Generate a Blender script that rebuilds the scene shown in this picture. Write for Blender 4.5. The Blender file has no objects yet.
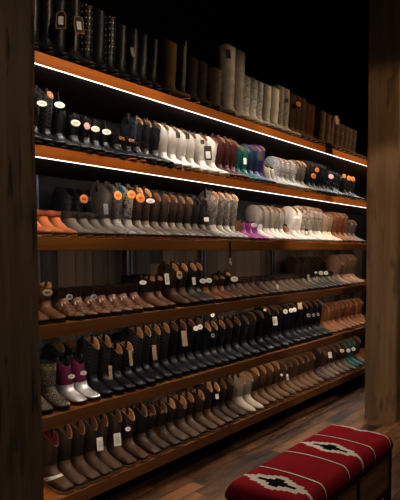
import bpy, bmesh, math, random
from mathutils import Vector, Matrix
random.seed(11)
PI = math.pi
C = bpy.context.scene.collection
D = 2.2                      # front plane of the shelving (metres in front of the camera's foot)
SHELF_Z = [2.353, 1.922, 1.49, 1.063, .616, .186]
SHELF_NAME = ['top', 'second', 'third', 'fourth', 'fifth', 'bottom']

# kind, x, y of toe tip, shelf, height, turn, label, group, detail
BOOTS = [
('tall_black_emb', 1.5127, 2.1819, 0, 0.47, -0.0, 'first from left of the three tall black embossed leather boots, top shelf', 'tall black embossed leather boots on the top shelf', 1),
('tall_black_emb', 1.5962, 2.1828, 0, 0.47, -0.0, 'second from left of the three tall black embossed leather boots, top shelf', 'tall black embossed leather boots on the top shelf', 1),
('tall_black_emb', 1.6797, 2.1872, 0, 0.47, -0.0, 'third from left of the three tall black embossed leather boots, top shelf', 'tall black embossed leather boots on the top shelf', 1),
('tall_black_gloss', 1.7632, 2.1944, 0, 0.47, 0.0, 'tall glossy black leather boot on the top shelf', '', 1),
('tall_black_stitch', 1.8467, 2.184, 0, 0.47, 0.0, 'tall black boot with pale snake stitching on the top shelf', '', 1),
('tall_stud', 1.9302, 2.185, 0, 0.407, 0.0, 'tall black boot studded with silver dots, beside the snake stitched one on the top shelf', '', 1),
('tall_black_gloss', 2.0137, 2.1819, 0, 0.397, -0.0, 'unstudded tall black boot between the two silver studded ones on the top shelf', '', 1),
('tall_stud', 2.1053, 2.1967, 0, 0.403, -0.0, 'tall black boot studded with silver dots, beside plain black ones on the top shelf', '', 1),
('tall_black', 2.1888, 2.1945, 0, 0.382, 0.0, 'first from left of the four plain tall black boots past the studded ones, top shelf', 'plain tall black boots past the studded ones on the top shelf', 1),
('tall_black', 2.2723, 2.1835, 0, 0.382, 0.0, 'second from left of the four plain tall black boots past the studded ones, top shelf', 'plain tall black boots past the studded ones on the top shelf', 1),
('tall_black', 2.3558, 2.1913, 0, 0.382, -0.0, 'third from left of the four plain tall black boots past the studded ones, top shelf', 'plain tall black boots past the studded ones on the top shelf', 1),
('tall_black', 2.4504, 2.1954, 0, 0.382, 0.84, 'fourth from left of the four plain tall black boots past the studded ones, top shelf', 'plain tall black boots past the studded ones on the top shelf', 1),
('tall_olive', 2.6079, 2.1816, 0, 0.398, 2.66, 'tall olive tan suede boot among black ones on the top shelf', '', 1),
('tall_black_pipe', 2.7164, 2.1921, 0, 0.412, 0.74, 'tall black boot with pale edge piping, beside the olive one on the top shelf', '', 1),
('tall_darkbrown', 2.8199, 2.1832, 0, 0.359, 0.03, 'left one of the two tall dark brown boots, top shelf', 'tall dark brown boots on the top shelf', 1),
('tall_darkbrown', 2.9173, 2.1816, 0, 0.359, -0.13, 'right one of the two tall dark brown boots, top shelf', 'tall dark brown boots on the top shelf', 1),
('tall_taupe_snake', 3.1131, 2.1956, 0, 0.365, 3.04, 'taupe snake patterned boot beside the tallest grey ones on the top shelf', '', 1),
('tall_grey', 3.249, 2.1854, 0, 0.565, 0.33, 'left one of the two very tall light grey boots with rounded top, top shelf', 'very tall light grey boots with rounded top on the top shelf', 1),
('tall_grey', 3.3787, 2.1903, 0, 0.565, 0.0, 'right one of the two very tall light grey boots with rounded top, top shelf', 'very tall light grey boots with rounded top on the top shelf', 1),
('tall_palemottle', 3.4622, 2.1953, 0, 0.394, 0.0, 'first from left of the three pale grey mottled boots, top shelf', 'pale grey mottled boots on the top shelf', 0),
('tall_palemottle', 3.5457, 2.1875, 0, 0.394, 0.0, 'second from left of the three pale grey mottled boots, top shelf', 'pale grey mottled boots on the top shelf', 0),
('tall_palemottle', 3.6292, 2.1878, 0, 0.394, 0.0, 'third from left of the three pale grey mottled boots, top shelf', 'pale grey mottled boots on the top shelf', 0),
('tall_cream', 3.7371, 2.1855, 0, 0.409, -2.37, 'left one of the two smooth cream boots, top shelf', 'smooth cream boots on the top shelf', 0),
('tall_cream', 3.8624, 2.1808, 0, 0.409, 1.55, 'right one of the two smooth cream boots, top shelf', 'smooth cream boots on the top shelf', 0),
('tall_greysnake', 3.9603, 2.1913, 0, 0.444, -0.0, 'left one of the two grey reptile print boots, top shelf', 'grey reptile print boots on the top shelf', 0),
('tall_greysnake', 4.0446, 2.1896, 0, 0.444, -0.0, 'right one of the two grey reptile print boots, top shelf', 'grey reptile print boots on the top shelf', 0),
('tall_olivebrown', 4.1402, 2.1862, 0, 0.419, -0.05, 'first from left of the three tall olive brown suede boots, top shelf', 'tall olive brown suede boots on the top shelf', 0),
('tall_olivebrown', 4.2299, 2.1835, 0, 0.419, 0.84, 'second from left of the three tall olive brown suede boots, top shelf', 'tall olive brown suede boots on the top shelf', 0),
('tall_olivebrown', 4.3224, 2.1836, 0, 0.419, -0.25, 'third from left of the three tall olive brown suede boots, top shelf', 'tall olive brown suede boots on the top shelf', 0),
('tall_redbrown', 4.4179, 2.185, 0, 0.399, 0.16, 'first from left of the three tall reddish brown suede boots, top shelf', 'tall reddish brown suede boots on the top shelf', 0),
('tall_redbrown', 4.5064, 2.1934, 0, 0.399, -0.17, 'second from left of the three tall reddish brown suede boots, top shelf', 'tall reddish brown suede boots on the top shelf', 0),
('tall_redbrown', 4.6079, 2.1901, 0, 0.399, -1.14, 'third from left of the three tall reddish brown suede boots, top shelf', 'tall reddish brown suede boots on the top shelf', 0),
('tall_darktex', 4.7126, 2.1818, 0, 0.387, 2.83, 'first from left of the four tall dark brown textured boots, top shelf', 'tall dark brown textured boots on the top shelf', 0),
('tall_darktex', 4.821, 2.1841, 0, 0.387, -2.66, 'second from left of the four tall dark brown textured boots, top shelf', 'tall dark brown textured boots on the top shelf', 0),
('tall_darktex', 4.9216, 2.1911, 0, 0.387, 1.61, 'third from left of the four tall dark brown textured boots, top shelf', 'tall dark brown textured boots on the top shelf', 0),
('tall_darktex', 5.0255, 2.186, 0, 0.387, -1.84, 'fourth from left of the four tall dark brown textured boots, top shelf', 'tall dark brown textured boots on the top shelf', 0),
('tall_greybrown', 5.1326, 2.1883, 0, 0.345, -2.26, 'first from left of the four tall mottled grey brown boots, top shelf', 'tall mottled grey brown boots on the top shelf', 0),
('tall_greybrown', 5.2432, 2.1926, 0, 0.345, -3.2, 'second from left of the four tall mottled grey brown boots, top shelf', 'tall mottled grey brown boots on the top shelf', 0),
('tall_greybrown', 5.3574, 2.1972, 0, 0.345, 2.77, 'third from left of the four tall mottled grey brown boots, top shelf', 'tall mottled grey brown boots on the top shelf', 0),
('tall_greybrown', 5.4622, 2.1973, 0, 0.345, 1.64, 'fourth from left of the four tall mottled grey brown boots, top shelf', 'tall mottled grey brown boots on the top shelf', 0),
('cow_black_inlay', 1.5136, 2.1852, 1, 0.297, -0.0, 'black boot with tan inlaid spots on the second shelf', '', 1),
('cow_black', 1.5911, 2.194, 1, 0.308, 0.0, 'narrow plain black boot beside the tan spotted one on the second shelf', '', 1),
('cow_black_stitch', 1.6686, 2.197, 1, 0.319, -0.0, 'black cowboy boot with arched stitching on the second shelf', '', 1),
('short_black_glit', 1.7461, 2.1947, 1, 0.228, 0.0, 'first from left of the four short black boots with a speckled silver vamp, second shelf', 'short black boots with a speckled silver vamp on the second shelf', 1),
('short_black_glit', 1.8236, 2.1834, 1, 0.228, -0.0, 'second from left of the four short black boots with a speckled silver vamp, second shelf', 'short black boots with a speckled silver vamp on the second shelf', 1),
('short_black_glit', 1.9011, 2.1825, 1, 0.228, -0.0, 'third from left of the four short black boots with a speckled silver vamp, second shelf', 'short black boots with a speckled silver vamp on the second shelf', 1),
('short_black_glit', 1.9786, 2.1973, 1, 0.228, -0.0, 'fourth from left of the four short black boots with a speckled silver vamp, second shelf', 'short black boots with a speckled silver vamp on the second shelf', 1),
('bootie_fringe', 2.0561, 2.1802, 1, 0.176, -0.0, 'black fringed ankle boot on the second shelf', '', 1),
('short_black_owl', 2.1335, 2.1831, 1, 0.163, -0.0, 'left one of the two short black boots with tan cut out emblem, second shelf', 'short black boots with tan cut out emblem on the second shelf', 1),
('short_black_owl', 2.211, 2.1865, 1, 0.163, 0.0, 'right one of the two short black boots with tan cut out emblem, second shelf', 'short black boots with tan cut out emblem on the second shelf', 1),
('cow_black_glit', 2.2885, 2.1817, 1, 0.297, -0.0, 'first from left of the three black glitter cowboy boots, second shelf', 'black glitter cowboy boots on the second shelf', 1),
('cow_black_glit', 2.366, 2.1876, 1, 0.297, 0.0, 'second from left of the three black glitter cowboy boots, second shelf', 'black glitter cowboy boots on the second shelf', 1),
('cow_black_glit', 2.4435, 2.1811, 1, 0.297, -0.0, 'third from left of the three black glitter cowboy boots, second shelf', 'black glitter cowboy boots on the second shelf', 1),
('cow_white', 2.521, 2.183, 1, 0.295, -0.0, 'first from left of the six smooth white cowboy boots, second shelf', 'smooth white cowboy boots on the second shelf', 1),
('cow_white', 2.6079, 2.1827, 1, 0.295, 0.52, 'second from left of the six smooth white cowboy boots, second shelf', 'smooth white cowboy boots on the second shelf', 1),
('cow_white', 2.7021, 2.1888, 1, 0.295, -2.69, 'third from left of the six smooth white cowboy boots, second shelf', 'smooth white cowboy boots on the second shelf', 1),
('cow_white', 2.8004, 2.198, 1, 0.295, -1.76, 'fourth from left of the six smooth white cowboy boots, second shelf', 'smooth white cowboy boots on the second shelf', 1),
('cow_white', 2.9086, 2.1895, 1, 0.295, -2.64, 'fifth from left of the six smooth white cowboy boots, second shelf', 'smooth white cowboy boots on the second shelf', 1),
('cow_white', 3.0281, 2.1874, 1, 0.295, 0.6, 'sixth from left of the six smooth white cowboy boots, second shelf', 'smooth white cowboy boots on the second shelf', 1),
('cow_maroon', 3.113, 2.1886, 1, 0.32, 0.0, 'first from left of the three maroon stitched cowboy boots, second shelf', 'maroon stitched cowboy boots on the second shelf', 1),
('cow_maroon', 3.1905, 2.1874, 1, 0.32, -0.0, 'second from left of the three maroon stitched cowboy boots, second shelf', 'maroon stitched cowboy boots on the second shelf', 1),
('cow_maroon', 3.268, 2.1876, 1, 0.32, -0.0, 'third from left of the three maroon stitched cowboy boots, second shelf', 'maroon stitched cowboy boots on the second shelf', 1),
('cow_teal', 3.3455, 2.196, 1, 0.308, -0.0, 'left one of the two teal green cowboy boots, second shelf', 'teal green cowboy boots on the second shelf', 1),
('cow_teal', 3.423, 2.189, 1, 0.308, 0.0, 'right one of the two teal green cowboy boots, second shelf', 'teal green cowboy boots on the second shelf', 1),
('cow_navy', 3.5005, 2.1846, 1, 0.318, -0.0, 'left one of the two navy blue cowboy boots, second shelf', 'navy blue cowboy boots on the second shelf', 0),
('cow_navy', 3.578, 2.1837, 1, 0.318, -0.0, 'right one of the two navy blue cowboy boots, second shelf', 'navy blue cowboy boots on the second shelf', 0),
('cow_purple', 3.6555, 2.1957, 1, 0.332, -0.0, 'deep purple cowboy boot on the second shelf', '', 0),
('kid_cream', 3.733, 2.1809, 1, 0.186, -0.0, 'left one of the two small cream cowboy boots, second shelf', 'small cream cowboy boots on the second shelf', 0),
('kid_cream', 3.8167, 2.1902, 1, 0.186, 0.73, 'right one of the two small cream cowboy boots, second shelf', 'small cream cowboy boots on the second shelf', 0),
('cow_silverglit', 3.9053, 2.1873, 1, 0.278, 0.69, 'first from left of the four silver grey glitter cowboy boots, second shelf', 'silver grey glitter cowboy boots on the second shelf', 0),
('cow_silverglit', 3.9883, 2.1918, 1, 0.278, 0.56, 'second from left of the four silver grey glitter cowboy boots, second shelf', 'silver grey glitter cowboy boots on the second shelf', 0),
('cow_silverglit', 4.0738, 2.1934, 1, 0.278, 0.7, 'third from left of the four silver grey glitter cowboy boots, second shelf', 'silver grey glitter cowboy boots on the second shelf', 0),
('cow_silverglit', 4.1618, 2.1817, 1, 0.278, -0.02, 'fourth from left of the four silver grey glitter cowboy boots, second shelf', 'silver grey glitter cowboy boots on the second shelf', 0),
('cow_multi', 4.2526, 2.1957, 1, 0.302, -1.31, 'left one of the two grey and tan patchwork boots, second shelf', 'grey and tan patchwork boots on the second shelf', 0),
('cow_multi', 4.3462, 2.1966, 1, 0.302, 2.26, 'right one of the two grey and tan patchwork boots, second shelf', 'grey and tan patchwork boots on the second shelf', 0),
('cow_black', 4.4428, 2.1918, 1, 0.313, -1.12, 'first from left of the four black cowboy boots, second shelf', 'black cowboy boots on the second shelf', 0),
('cow_black', 4.5426, 2.1916, 1, 0.313, 2.1, 'second from left of the four black cowboy boots, second shelf', 'black cowboy boots on the second shelf', 0),
('cow_black', 4.6456, 2.1895, 1, 0.313, 2.03, 'third from left of the four black cowboy boots, second shelf', 'black cowboy boots on the second shelf', 0),
('cow_black', 4.7412, 2.1923, 1, 0.313, 1.0, 'fourth from left of the four black cowboy boots, second shelf', 'black cowboy boots on the second shelf', 0),
('cow_black_flor', 4.8509, 2.1966, 1, 0.283, -1.62, 'first from left of the three black boots with floral vamp, second shelf', 'black boots with floral vamp on the second shelf', 0),
('cow_black_flor', 4.9643, 2.1813, 1, 0.283, 3.19, 'second from left of the three black boots with floral vamp, second shelf', 'black boots with floral vamp on the second shelf', 0),
('cow_black_flor', 5.0817, 2.1973, 1, 0.283, 3.3, 'third from left of the three black boots with floral vamp, second shelf', 'black boots with floral vamp on the second shelf', 0),
('short_black', 5.2034, 2.1808, 1, 0.238, 1.18, 'first from left of the three low black boots, second shelf', 'low black boots on the second shelf', 0),
('short_black', 5.3166, 2.1823, 1, 0.238, 2.79, 'second from left of the three low black boots, second shelf', 'low black boots on the second shelf', 0),
('short_black', 5.4336, 2.192, 1, 0.238, 3.28, 'third from left of the three low black boots, second shelf', 'low black boots on the second shelf', 0),
('bootie_tan', 1.5787, 2.201, 2, 0.134, -0.35, 'first from left of the three tan orange suede ankle booties, third shelf', 'tan orange suede ankle booties on the third shelf', 1),
('bootie_tan', 1.6607, 2.2082, 2, 0.134, 0.11, 'second from left of the three tan orange suede ankle booties, third shelf', 'tan orange suede ankle booties on the third shelf', 1),
('bootie_tan', 1.7436, 2.2147, 2, 0.134, 0.29, 'third from left of the three tan orange suede ankle booties, third shelf', 'tan orange suede ankle booties on the third shelf', 1),
('bootie_grey', 1.8304, 2.1981, 2, 0.139, -0.0, 'first from left of the three grey brown suede ankle booties, third shelf', 'grey brown suede ankle booties on the third shelf', 1),
('bootie_grey', 1.9084, 2.1982, 2, 0.139, 0.0, 'second from left of the three grey brown suede ankle booties, third shelf', 'grey brown suede ankle booties on the third shelf', 1),
('bootie_grey', 1.9893, 2.2001, 2, 0.139, 0.12, 'third from left of the three grey brown suede ankle booties, third shelf', 'grey brown suede ankle booties on the third shelf', 1),
('cow_darkgrey', 2.0717, 2.2121, 2, 0.322, 0.0, 'dark grey cowboy boot with a paper tag on the third shelf', '', 1),
('cow_snake_teal', 2.1496, 2.2079, 2, 0.322, 0.0, 'grey snake print boot with teal lining on the third shelf', '', 1),
('cow_leopard', 2.2276, 2.2016, 2, 0.319, 0.0, 'black and white leopard spotted boot on the third shelf', '', 1),
('cow_brown_taupe', 2.3056, 2.204, 2, 0.311, 0.0, 'left one of the two brown cowboy boots with taupe vamp, third shelf', 'brown cowboy boots with taupe vamp on the third shelf', 1),
('cow_brown_taupe', 2.3836, 2.2119, 2, 0.311, 0.0, 'right one of the two brown cowboy boots with taupe vamp, third shelf', 'brown cowboy boots with taupe vamp on the third shelf', 1),
('cow_darkdist', 2.4616, 2.2075, 2, 0.295, -0.0, 'first from left of the five dark brown distressed cowboy boots, third shelf', 'dark brown distressed cowboy boots on the third shelf', 1),
('cow_darkdist', 2.5396, 2.1986, 2, 0.295, -0.0, 'second from left of the five dark brown distressed cowboy boots, third shelf', 'dark brown distressed cowboy boots on the third shelf', 1),
('cow_darkdist', 2.6176, 2.2068, 2, 0.295, 0.0, 'third from left of the five dark brown distressed cowboy boots, third shelf', 'dark brown distressed cowboy boots on the third shelf', 1),
('cow_darkdist', 2.6956, 2.2089, 2, 0.295, 0.0, 'fourth from left of the five dark brown distressed cowboy boots, third shelf', 'dark brown distressed cowboy boots on the third shelf', 1),
('cow_darkdist', 2.7736, 2.2045, 2, 0.295, -0.0, 'fifth from left of the five dark brown distressed cowboy boots, third shelf', 'dark brown distressed cowboy boots on the third shelf', 1),
('cow_dark', 2.852, 2.2074, 2, 0.304, 0.0, 'left one of the two dark lace front cowboy boots with small tag, third shelf', 'dark lace front cowboy boots with small tag on the third shelf', 1),
('cow_dark', 2.9407, 2.2131, 2, 0.304, -1.7, 'right one of the two dark lace front cowboy boots with small tag, third shelf', 'dark lace front cowboy boots with small tag on the third shelf', 1),
('cow_palesnake', 3.0505, 2.1995, 2, 0.35, 0.56, 'first from left of the four pale grey snakeskin cowboy boots, third shelf', 'pale grey snakeskin cowboy boots on the third shelf', 1),
('cow_palesnake', 3.1347, 2.2049, 2, 0.35, 0.02, 'second from left of the four pale grey snakeskin cowboy boots, third shelf', 'pale grey snakeskin cowboy boots on the third shelf', 1),
('cow_palesnake', 3.2156, 2.2036, 2, 0.35, 0.1, 'third from left of the four pale grey snakeskin cowboy boots, third shelf', 'pale grey snakeskin cowboy boots on the third shelf', 1),
('cow_palesnake', 3.2992, 2.2068, 2, 0.35, -0.38, 'fourth from left of the four pale grey snakeskin cowboy boots, third shelf', 'pale grey snakeskin cowboy boots on the third shelf', 1),
('kid_magenta', 3.406, 2.1997, 2, 0.155, 1.9, 'first from left of the three small magenta purple boots, third shelf', 'small magenta purple boots on the third shelf', 1),
('kid_magenta', 3.4962, 2.2092, 2, 0.155, -0.93, 'second from left of the three small magenta purple boots, third shelf', 'small magenta purple boots on the third shelf', 0),
('kid_magenta', 3.5823, 2.2072, 2, 0.155, 0.93, 'third from left of the three small magenta purple boots, third shelf', 'small magenta purple boots on the third shelf', 0),
('cow_offwhite', 3.6712, 2.2134, 2, 0.307, -0.11, 'first from left of the five off white cowboy boots, third shelf', 'off white cowboy boots on the third shelf', 0),
('cow_offwhite', 3.7553, 2.1992, 2, 0.307, 0.46, 'second from left of the five off white cowboy boots, third shelf', 'off white cowboy boots on the third shelf', 0),
('cow_offwhite', 3.8421, 2.2015, 2, 0.307, 0.2, 'third from left of the five off white cowboy boots, third shelf', 'off white cowboy boots on the third shelf', 0),
('cow_offwhite', 3.9234, 2.2131, 2, 0.307, -0.1, 'fourth from left of the five off white cowboy boots, third shelf', 'off white cowboy boots on the third shelf', 0),
('cow_offwhite', 4.007, 2.2124, 2, 0.307, -0.11, 'fifth from left of the five off white cowboy boots, third shelf', 'off white cowboy boots on the third shelf', 0),
('kid_tancream', 4.0932, 2.2137, 2, 0.133, -0.82, 'small tan and cream boot on the third shelf', '', 0),
('cow_white2', 4.191, 2.2007, 2, 0.324, -2.27, 'left one of the two tall white boots with rounded top, third shelf', 'tall white boots with rounded top on the third shelf', 0),
('cow_white2', 4.2921, 2.2041, 2, 0.324, -0.04, 'right one of the two tall white boots with rounded top, third shelf', 'tall white boots with rounded top on the third shelf', 0),
('cow_creamemb', 4.3967, 2.2143, 2, 0.338, 0.29, 'first from left of the four cream embossed cowboy boots, third shelf', 'cream embossed cowboy boots on the third shelf', 0),
('cow_creamemb', 4.5049, 2.1981, 2, 0.338, 1.47, 'second from left of the four cream embossed cowboy boots, third shelf', 'cream embossed cowboy boots on the third shelf', 0),
('cow_creamemb', 4.6067, 2.2078, 2, 0.338, -1.09, 'third from left of the four cream embossed cowboy boots, third shelf', 'cream embossed cowboy boots on the third shelf', 0),
('cow_creamemb', 4.7011, 2.2109, 2, 0.338, -0.08, 'fourth from left of the four cream embossed cowboy boots, third shelf', 'cream embossed cowboy boots on the third shelf', 0),
('cow_sand', 4.8094, 2.1994, 2, 0.306, -0.11, 'left one of the two sand coloured cowboy boots, third shelf', 'sand coloured cowboy boots on the third shelf', 0),
('cow_sand', 4.9213, 2.2133, 2, 0.306, -1.78, 'right one of the two sand coloured cowboy boots, third shelf', 'sand coloured cowboy boots on the third shelf', 0),
('cow_rust', 5.0372, 2.2118, 2, 0.324, -1.0, 'first from left of the three rusty brown cowboy boots, third shelf', 'rusty brown cowboy boots on the third shelf', 0),
('cow_rust', 5.157, 2.2093, 2, 0.324, 3.4, 'second from left of the three rusty brown cowboy boots, third shelf', 'rusty brown cowboy boots on the third shelf', 0),
('cow_rust', 5.2686, 2.209, 2, 0.324, 1.24, 'third from left of the three rusty brown cowboy boots, third shelf', 'rusty brown cowboy boots on the third shelf', 0),
('cow_greybrown', 5.3838, 2.2144, 2, 0.262, -1.31, 'left one of the two grey brown cowboy boots, third shelf', 'grey brown cowboy boots on the third shelf', 0),
('cow_greybrown', 5.5029, 2.2144, 2, 0.262, -0.23, 'right one of the two grey brown cowboy boots, third shelf', 'grey brown cowboy boots on the third shelf', 0),
('short_tanbrown', 1.5553, 2.2196, 3, 0.198, -0.8, 'left one of the two short tan brown stitched boots, fourth shelf', 'short tan brown stitched boots on the fourth shelf', 1),
('short_tanbrown', 1.6521, 2.215, 3, 0.198, 1.18, 'right one of the two short tan brown stitched boots, fourth shelf', 'short tan brown stitched boots on the fourth shelf', 1),
('bootie_emb', 1.7739, 2.2065, 3, 0.161, -0.11, 'first from left of the seven brown ankle boots with metallic flower embroidery, fourth shelf', 'brown ankle boots with metallic flower embroidery on the fourth shelf', 1),
('bootie_emb', 1.865, 2.2105, 3, 0.161, 0.0, 'second from left of the seven brown ankle boots with metallic flower embroidery, fourth shelf', 'brown ankle boots with metallic flower embroidery on the fourth shelf', 1),
('bootie_emb', 1.9495, 2.2064, 3, 0.161, 0.0, 'third from left of the seven brown ankle boots with metallic flower embroidery, fourth shelf', 'brown ankle boots with metallic flower embroidery on the fourth shelf', 1),
('bootie_emb', 2.034, 2.2066, 3, 0.161, -0.0, 'fourth from left of the seven brown ankle boots with metallic flower embroidery, fourth shelf', 'brown ankle boots with metallic flower embroidery on the fourth shelf', 1),
('bootie_emb', 2.1185, 2.2072, 3, 0.161, 0.0, 'fifth from left of the seven brown ankle boots with metallic flower embroidery, fourth shelf', 'brown ankle boots with metallic flower embroidery on the fourth shelf', 1),
('bootie_emb', 2.203, 2.2107, 3, 0.161, 0.0, 'sixth from left of the seven brown ankle boots with metallic flower embroidery, fourth shelf', 'brown ankle boots with metallic flower embroidery on the fourth shelf', 1),
('bootie_emb', 2.2965, 2.2103, 3, 0.161, 0.21, 'seventh from left of the seven brown ankle boots with metallic flower embroidery, fourth shelf', 'brown ankle boots with metallic flower embroidery on the fourth shelf', 1),
('short_brown', 2.4043, 2.2057, 3, 0.209, 0.0, 'left one of the two short brown boots with tan vamp, fourth shelf', 'short brown boots with tan vamp on the fourth shelf', 1),
('short_brown', 2.4888, 2.2209, 3, 0.209, -0.0, 'right one of the two short brown boots with tan vamp, fourth shelf', 'short brown boots with tan vamp on the fourth shelf', 1),
('cow_choc', 2.6318, 2.2158, 3, 0.281, -0.26, 'left one of the two tall chocolate brown roper boots, fourth shelf', 'tall chocolate brown roper boots on the fourth shelf', 1),
('cow_choc', 2.7203, 2.2094, 3, 0.281, -0.0, 'right one of the two tall chocolate brown roper boots, fourth shelf', 'tall chocolate brown roper boots on the fourth shelf', 1),
('cow_darkgrey2', 2.8048, 2.2044, 3, 0.271, -0.0, 'left one of the two dark grey brown cowboy boots, fourth shelf', 'dark grey brown cowboy boots on the fourth shelf', 1),
('cow_darkgrey2', 2.8893, 2.2189, 3, 0.271, 0.0, 'right one of the two dark grey brown cowboy boots, fourth shelf', 'dark grey brown cowboy boots on the fourth shelf', 1),
('short_russet', 2.9738, 2.2185, 3, 0.174, 0.0, 'first from left of the three short russet brown boots, fourth shelf', 'short russet brown boots on the fourth shelf', 1),
('short_russet', 3.0583, 2.2069, 3, 0.174, 0.0, 'second from left of the three short russet brown boots, fourth shelf', 'short russet brown boots on the fourth shelf', 1),
('short_russet', 3.1428, 2.2129, 3, 0.174, 0.0, 'third from left of the three short russet brown boots, fourth shelf', 'short russet brown boots on the fourth shelf', 1),
('short_darktag', 3.2292, 2.2209, 3, 0.21, 0.0, 'short dark boot with oval tag on the fourth shelf', '', 1),
('short_strap', 3.327, 2.2214, 3, 0.135, 0.14, 'first from left of the four brown boots with tan buckle straps, fourth shelf', 'brown boots with tan buckle straps on the fourth shelf', 1),
('short_strap', 3.4148, 2.2157, 3, 0.135, -0.21, 'second from left of the four brown boots with tan buckle straps, fourth shelf', 'brown boots with tan buckle straps on the fourth shelf', 1),
('short_strap', 3.5057, 2.2174, 3, 0.135, 0.31, 'third from left of the four brown boots with tan buckle straps, fourth shelf', 'brown boots with tan buckle straps on the fourth shelf', 0),
('short_strap', 3.5998, 2.219, 3, 0.135, 0.36, 'fourth from left of the four brown boots with tan buckle straps, fourth shelf', 'brown boots with tan buckle straps on the fourth shelf', 0),
('bootie_taupe', 3.7204, 2.2207, 3, 0.138, -1.22, 'first from left of the seven taupe ankle booties, fourth shelf', 'taupe ankle booties on the fourth shelf', 0),
('bootie_taupe', 3.8223, 2.2148, 3, 0.138, -0.41, 'second from left of the seven taupe ankle booties, fourth shelf', 'taupe ankle booties on the fourth shelf', 0),
('bootie_taupe', 3.9198, 2.2167, 3, 0.138, 1.75, 'third from left of the seven taupe ankle booties, fourth shelf', 'taupe ankle booties on the fourth shelf', 0),
('bootie_taupe', 4.0207, 2.2081, 3, 0.138, -1.1, 'fourth from left of the seven taupe ankle booties, fourth shelf', 'taupe ankle booties on the fourth shelf', 0),
('bootie_taupe', 4.1253, 2.2153, 3, 0.138, -1.21, 'fifth from left of the seven taupe ankle booties, fourth shelf', 'taupe ankle booties on the fourth shelf', 0),
('bootie_taupe', 4.2336, 2.2202, 3, 0.138, 1.37, 'sixth from left of the seven taupe ankle booties, fourth shelf', 'taupe ankle booties on the fourth shelf', 0),
('bootie_taupe', 4.327, 2.2112, 3, 0.138, -0.27, 'seventh from left of the seven taupe ankle booties, fourth shelf', 'taupe ankle booties on the fourth shelf', 0),
('short_pewter', 4.4233, 2.2091, 3, 0.104, 1.25, 'first from left of the seven low dark pewter boots, fourth shelf', 'low dark pewter boots on the fourth shelf', 0),
('short_pewter', 4.5227, 2.2042, 3, 0.104, -0.46, 'second from left of the seven low dark pewter boots, fourth shelf', 'low dark pewter boots on the fourth shelf', 0),
('short_pewter', 4.6253, 2.2137, 3, 0.104, -2.04, 'third from left of the seven low dark pewter boots, fourth shelf', 'low dark pewter boots on the fourth shelf', 0),
('short_pewter', 4.7313, 2.2151, 3, 0.104, 0.92, 'fourth from left of the seven low dark pewter boots, fourth shelf', 'low dark pewter boots on the fourth shelf', 0),
('short_pewter', 4.8297, 2.2211, 3, 0.104, -0.65, 'fifth from left of the seven low dark pewter boots, fourth shelf', 'low dark pewter boots on the fourth shelf', 0),
('short_pewter', 4.9311, 2.2068, 3, 0.104, 0.73, 'sixth from left of the seven low dark pewter boots, fourth shelf', 'low dark pewter boots on the fourth shelf', 0),
('short_pewter', 5.0356, 2.2215, 3, 0.104, -3.03, 'seventh from left of the seven low dark pewter boots, fourth shelf', 'low dark pewter boots on the fourth shelf', 0),
('cow_pinktaupe', 5.1557, 2.2206, 3, 0.312, 3.41, 'first from left of the four pinkish taupe cowboy boots, fourth shelf', 'pinkish taupe cowboy boots on the fourth shelf', 0),
('cow_pinktaupe', 5.28, 2.2096, 3, 0.312, 0.73, 'second from left of the four pinkish taupe cowboy boots, fourth shelf', 'pinkish taupe cowboy boots on the fourth shelf', 0),
('cow_pinktaupe', 5.3958, 2.2086, 3, 0.312, -2.86, 'third from left of the four pinkish taupe cowboy boots, fourth shelf', 'pinkish taupe cowboy boots on the fourth shelf', 0),
('cow_pinktaupe', 5.5154, 2.2207, 3, 0.312, -1.94, 'fourth from left of the four pinkish taupe cowboy boots, fourth shelf', 'pinkish taupe cowboy boots on the fourth shelf', 0),
('rain_damask', 1.5671, 2.226, 4, 0.223, -6, 'left one of the two dark grey rain boots with cream damask print, fifth shelf', 'dark grey rain boots with cream damask print on the fifth shelf', 1),
('rain_damask', 1.6628, 2.2163, 4, 0.223, -6, 'right one of the two dark grey rain boots with cream damask print, fifth shelf', 'dark grey rain boots with cream damask print on the fifth shelf', 1),
('kid_silver', 1.7869, 2.2291, 4, 0.225, 0, 'left one of the two metallic silver boots with purple suede shaft, fifth shelf', 'metallic silver boots with purple suede shaft on the fifth shelf', 1),
('kid_silver', 1.8767, 2.2262, 4, 0.225, 0, 'right one of the two metallic silver boots with purple suede shaft, fifth shelf', 'metallic silver boots with purple suede shaft on the fifth shelf', 1),
('cow_black_tan', 1.9612, 2.2218, 4, 0.32, 0.0, 'left one of the two black stitched cowboy boots with tan lining, fifth shelf', 'black stitched cowboy boots with tan lining on the fifth shelf', 1),
('cow_black_tan', 2.0457, 2.2167, 4, 0.32, 0.0, 'right one of the two black stitched cowboy boots with tan lining, fifth shelf', 'black stitched cowboy boots with tan lining on the fifth shelf', 1),
('cow_black_tan', 2.1302, 2.2148, 4, 0.252, 0.0, 'left one of the two short black cowboy boots with tan lining, fifth shelf', 'short black cowboy boots with tan lining on the fifth shelf', 1),
('cow_black_tan', 2.2147, 2.2126, 4, 0.252, -0.0, 'right one of the two short black cowboy boots with tan lining, fifth shelf', 'short black cowboy boots with tan lining on the fifth shelf', 1),
('cow_black_tan', 2.2992, 2.2142, 4, 0.333, -0.0, 'first from left of the four plain black cowboy boots, fifth shelf', 'plain black cowboy boots on the fifth shelf', 1),
('cow_black_tan', 2.3837, 2.2299, 4, 0.333, -0.0, 'second from left of the four plain black cowboy boots, fifth shelf', 'plain black cowboy boots on the fifth shelf', 1),
('cow_black_tan', 2.4681, 2.228, 4, 0.333, -0.0, 'third from left of the four plain black cowboy boots, fifth shelf', 'plain black cowboy boots on the fifth shelf', 1),
('cow_black_tan', 2.5526, 2.2252, 4, 0.333, 0.0, 'fourth from left of the four plain black cowboy boots, fifth shelf', 'plain black cowboy boots on the fifth shelf', 1),
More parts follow.
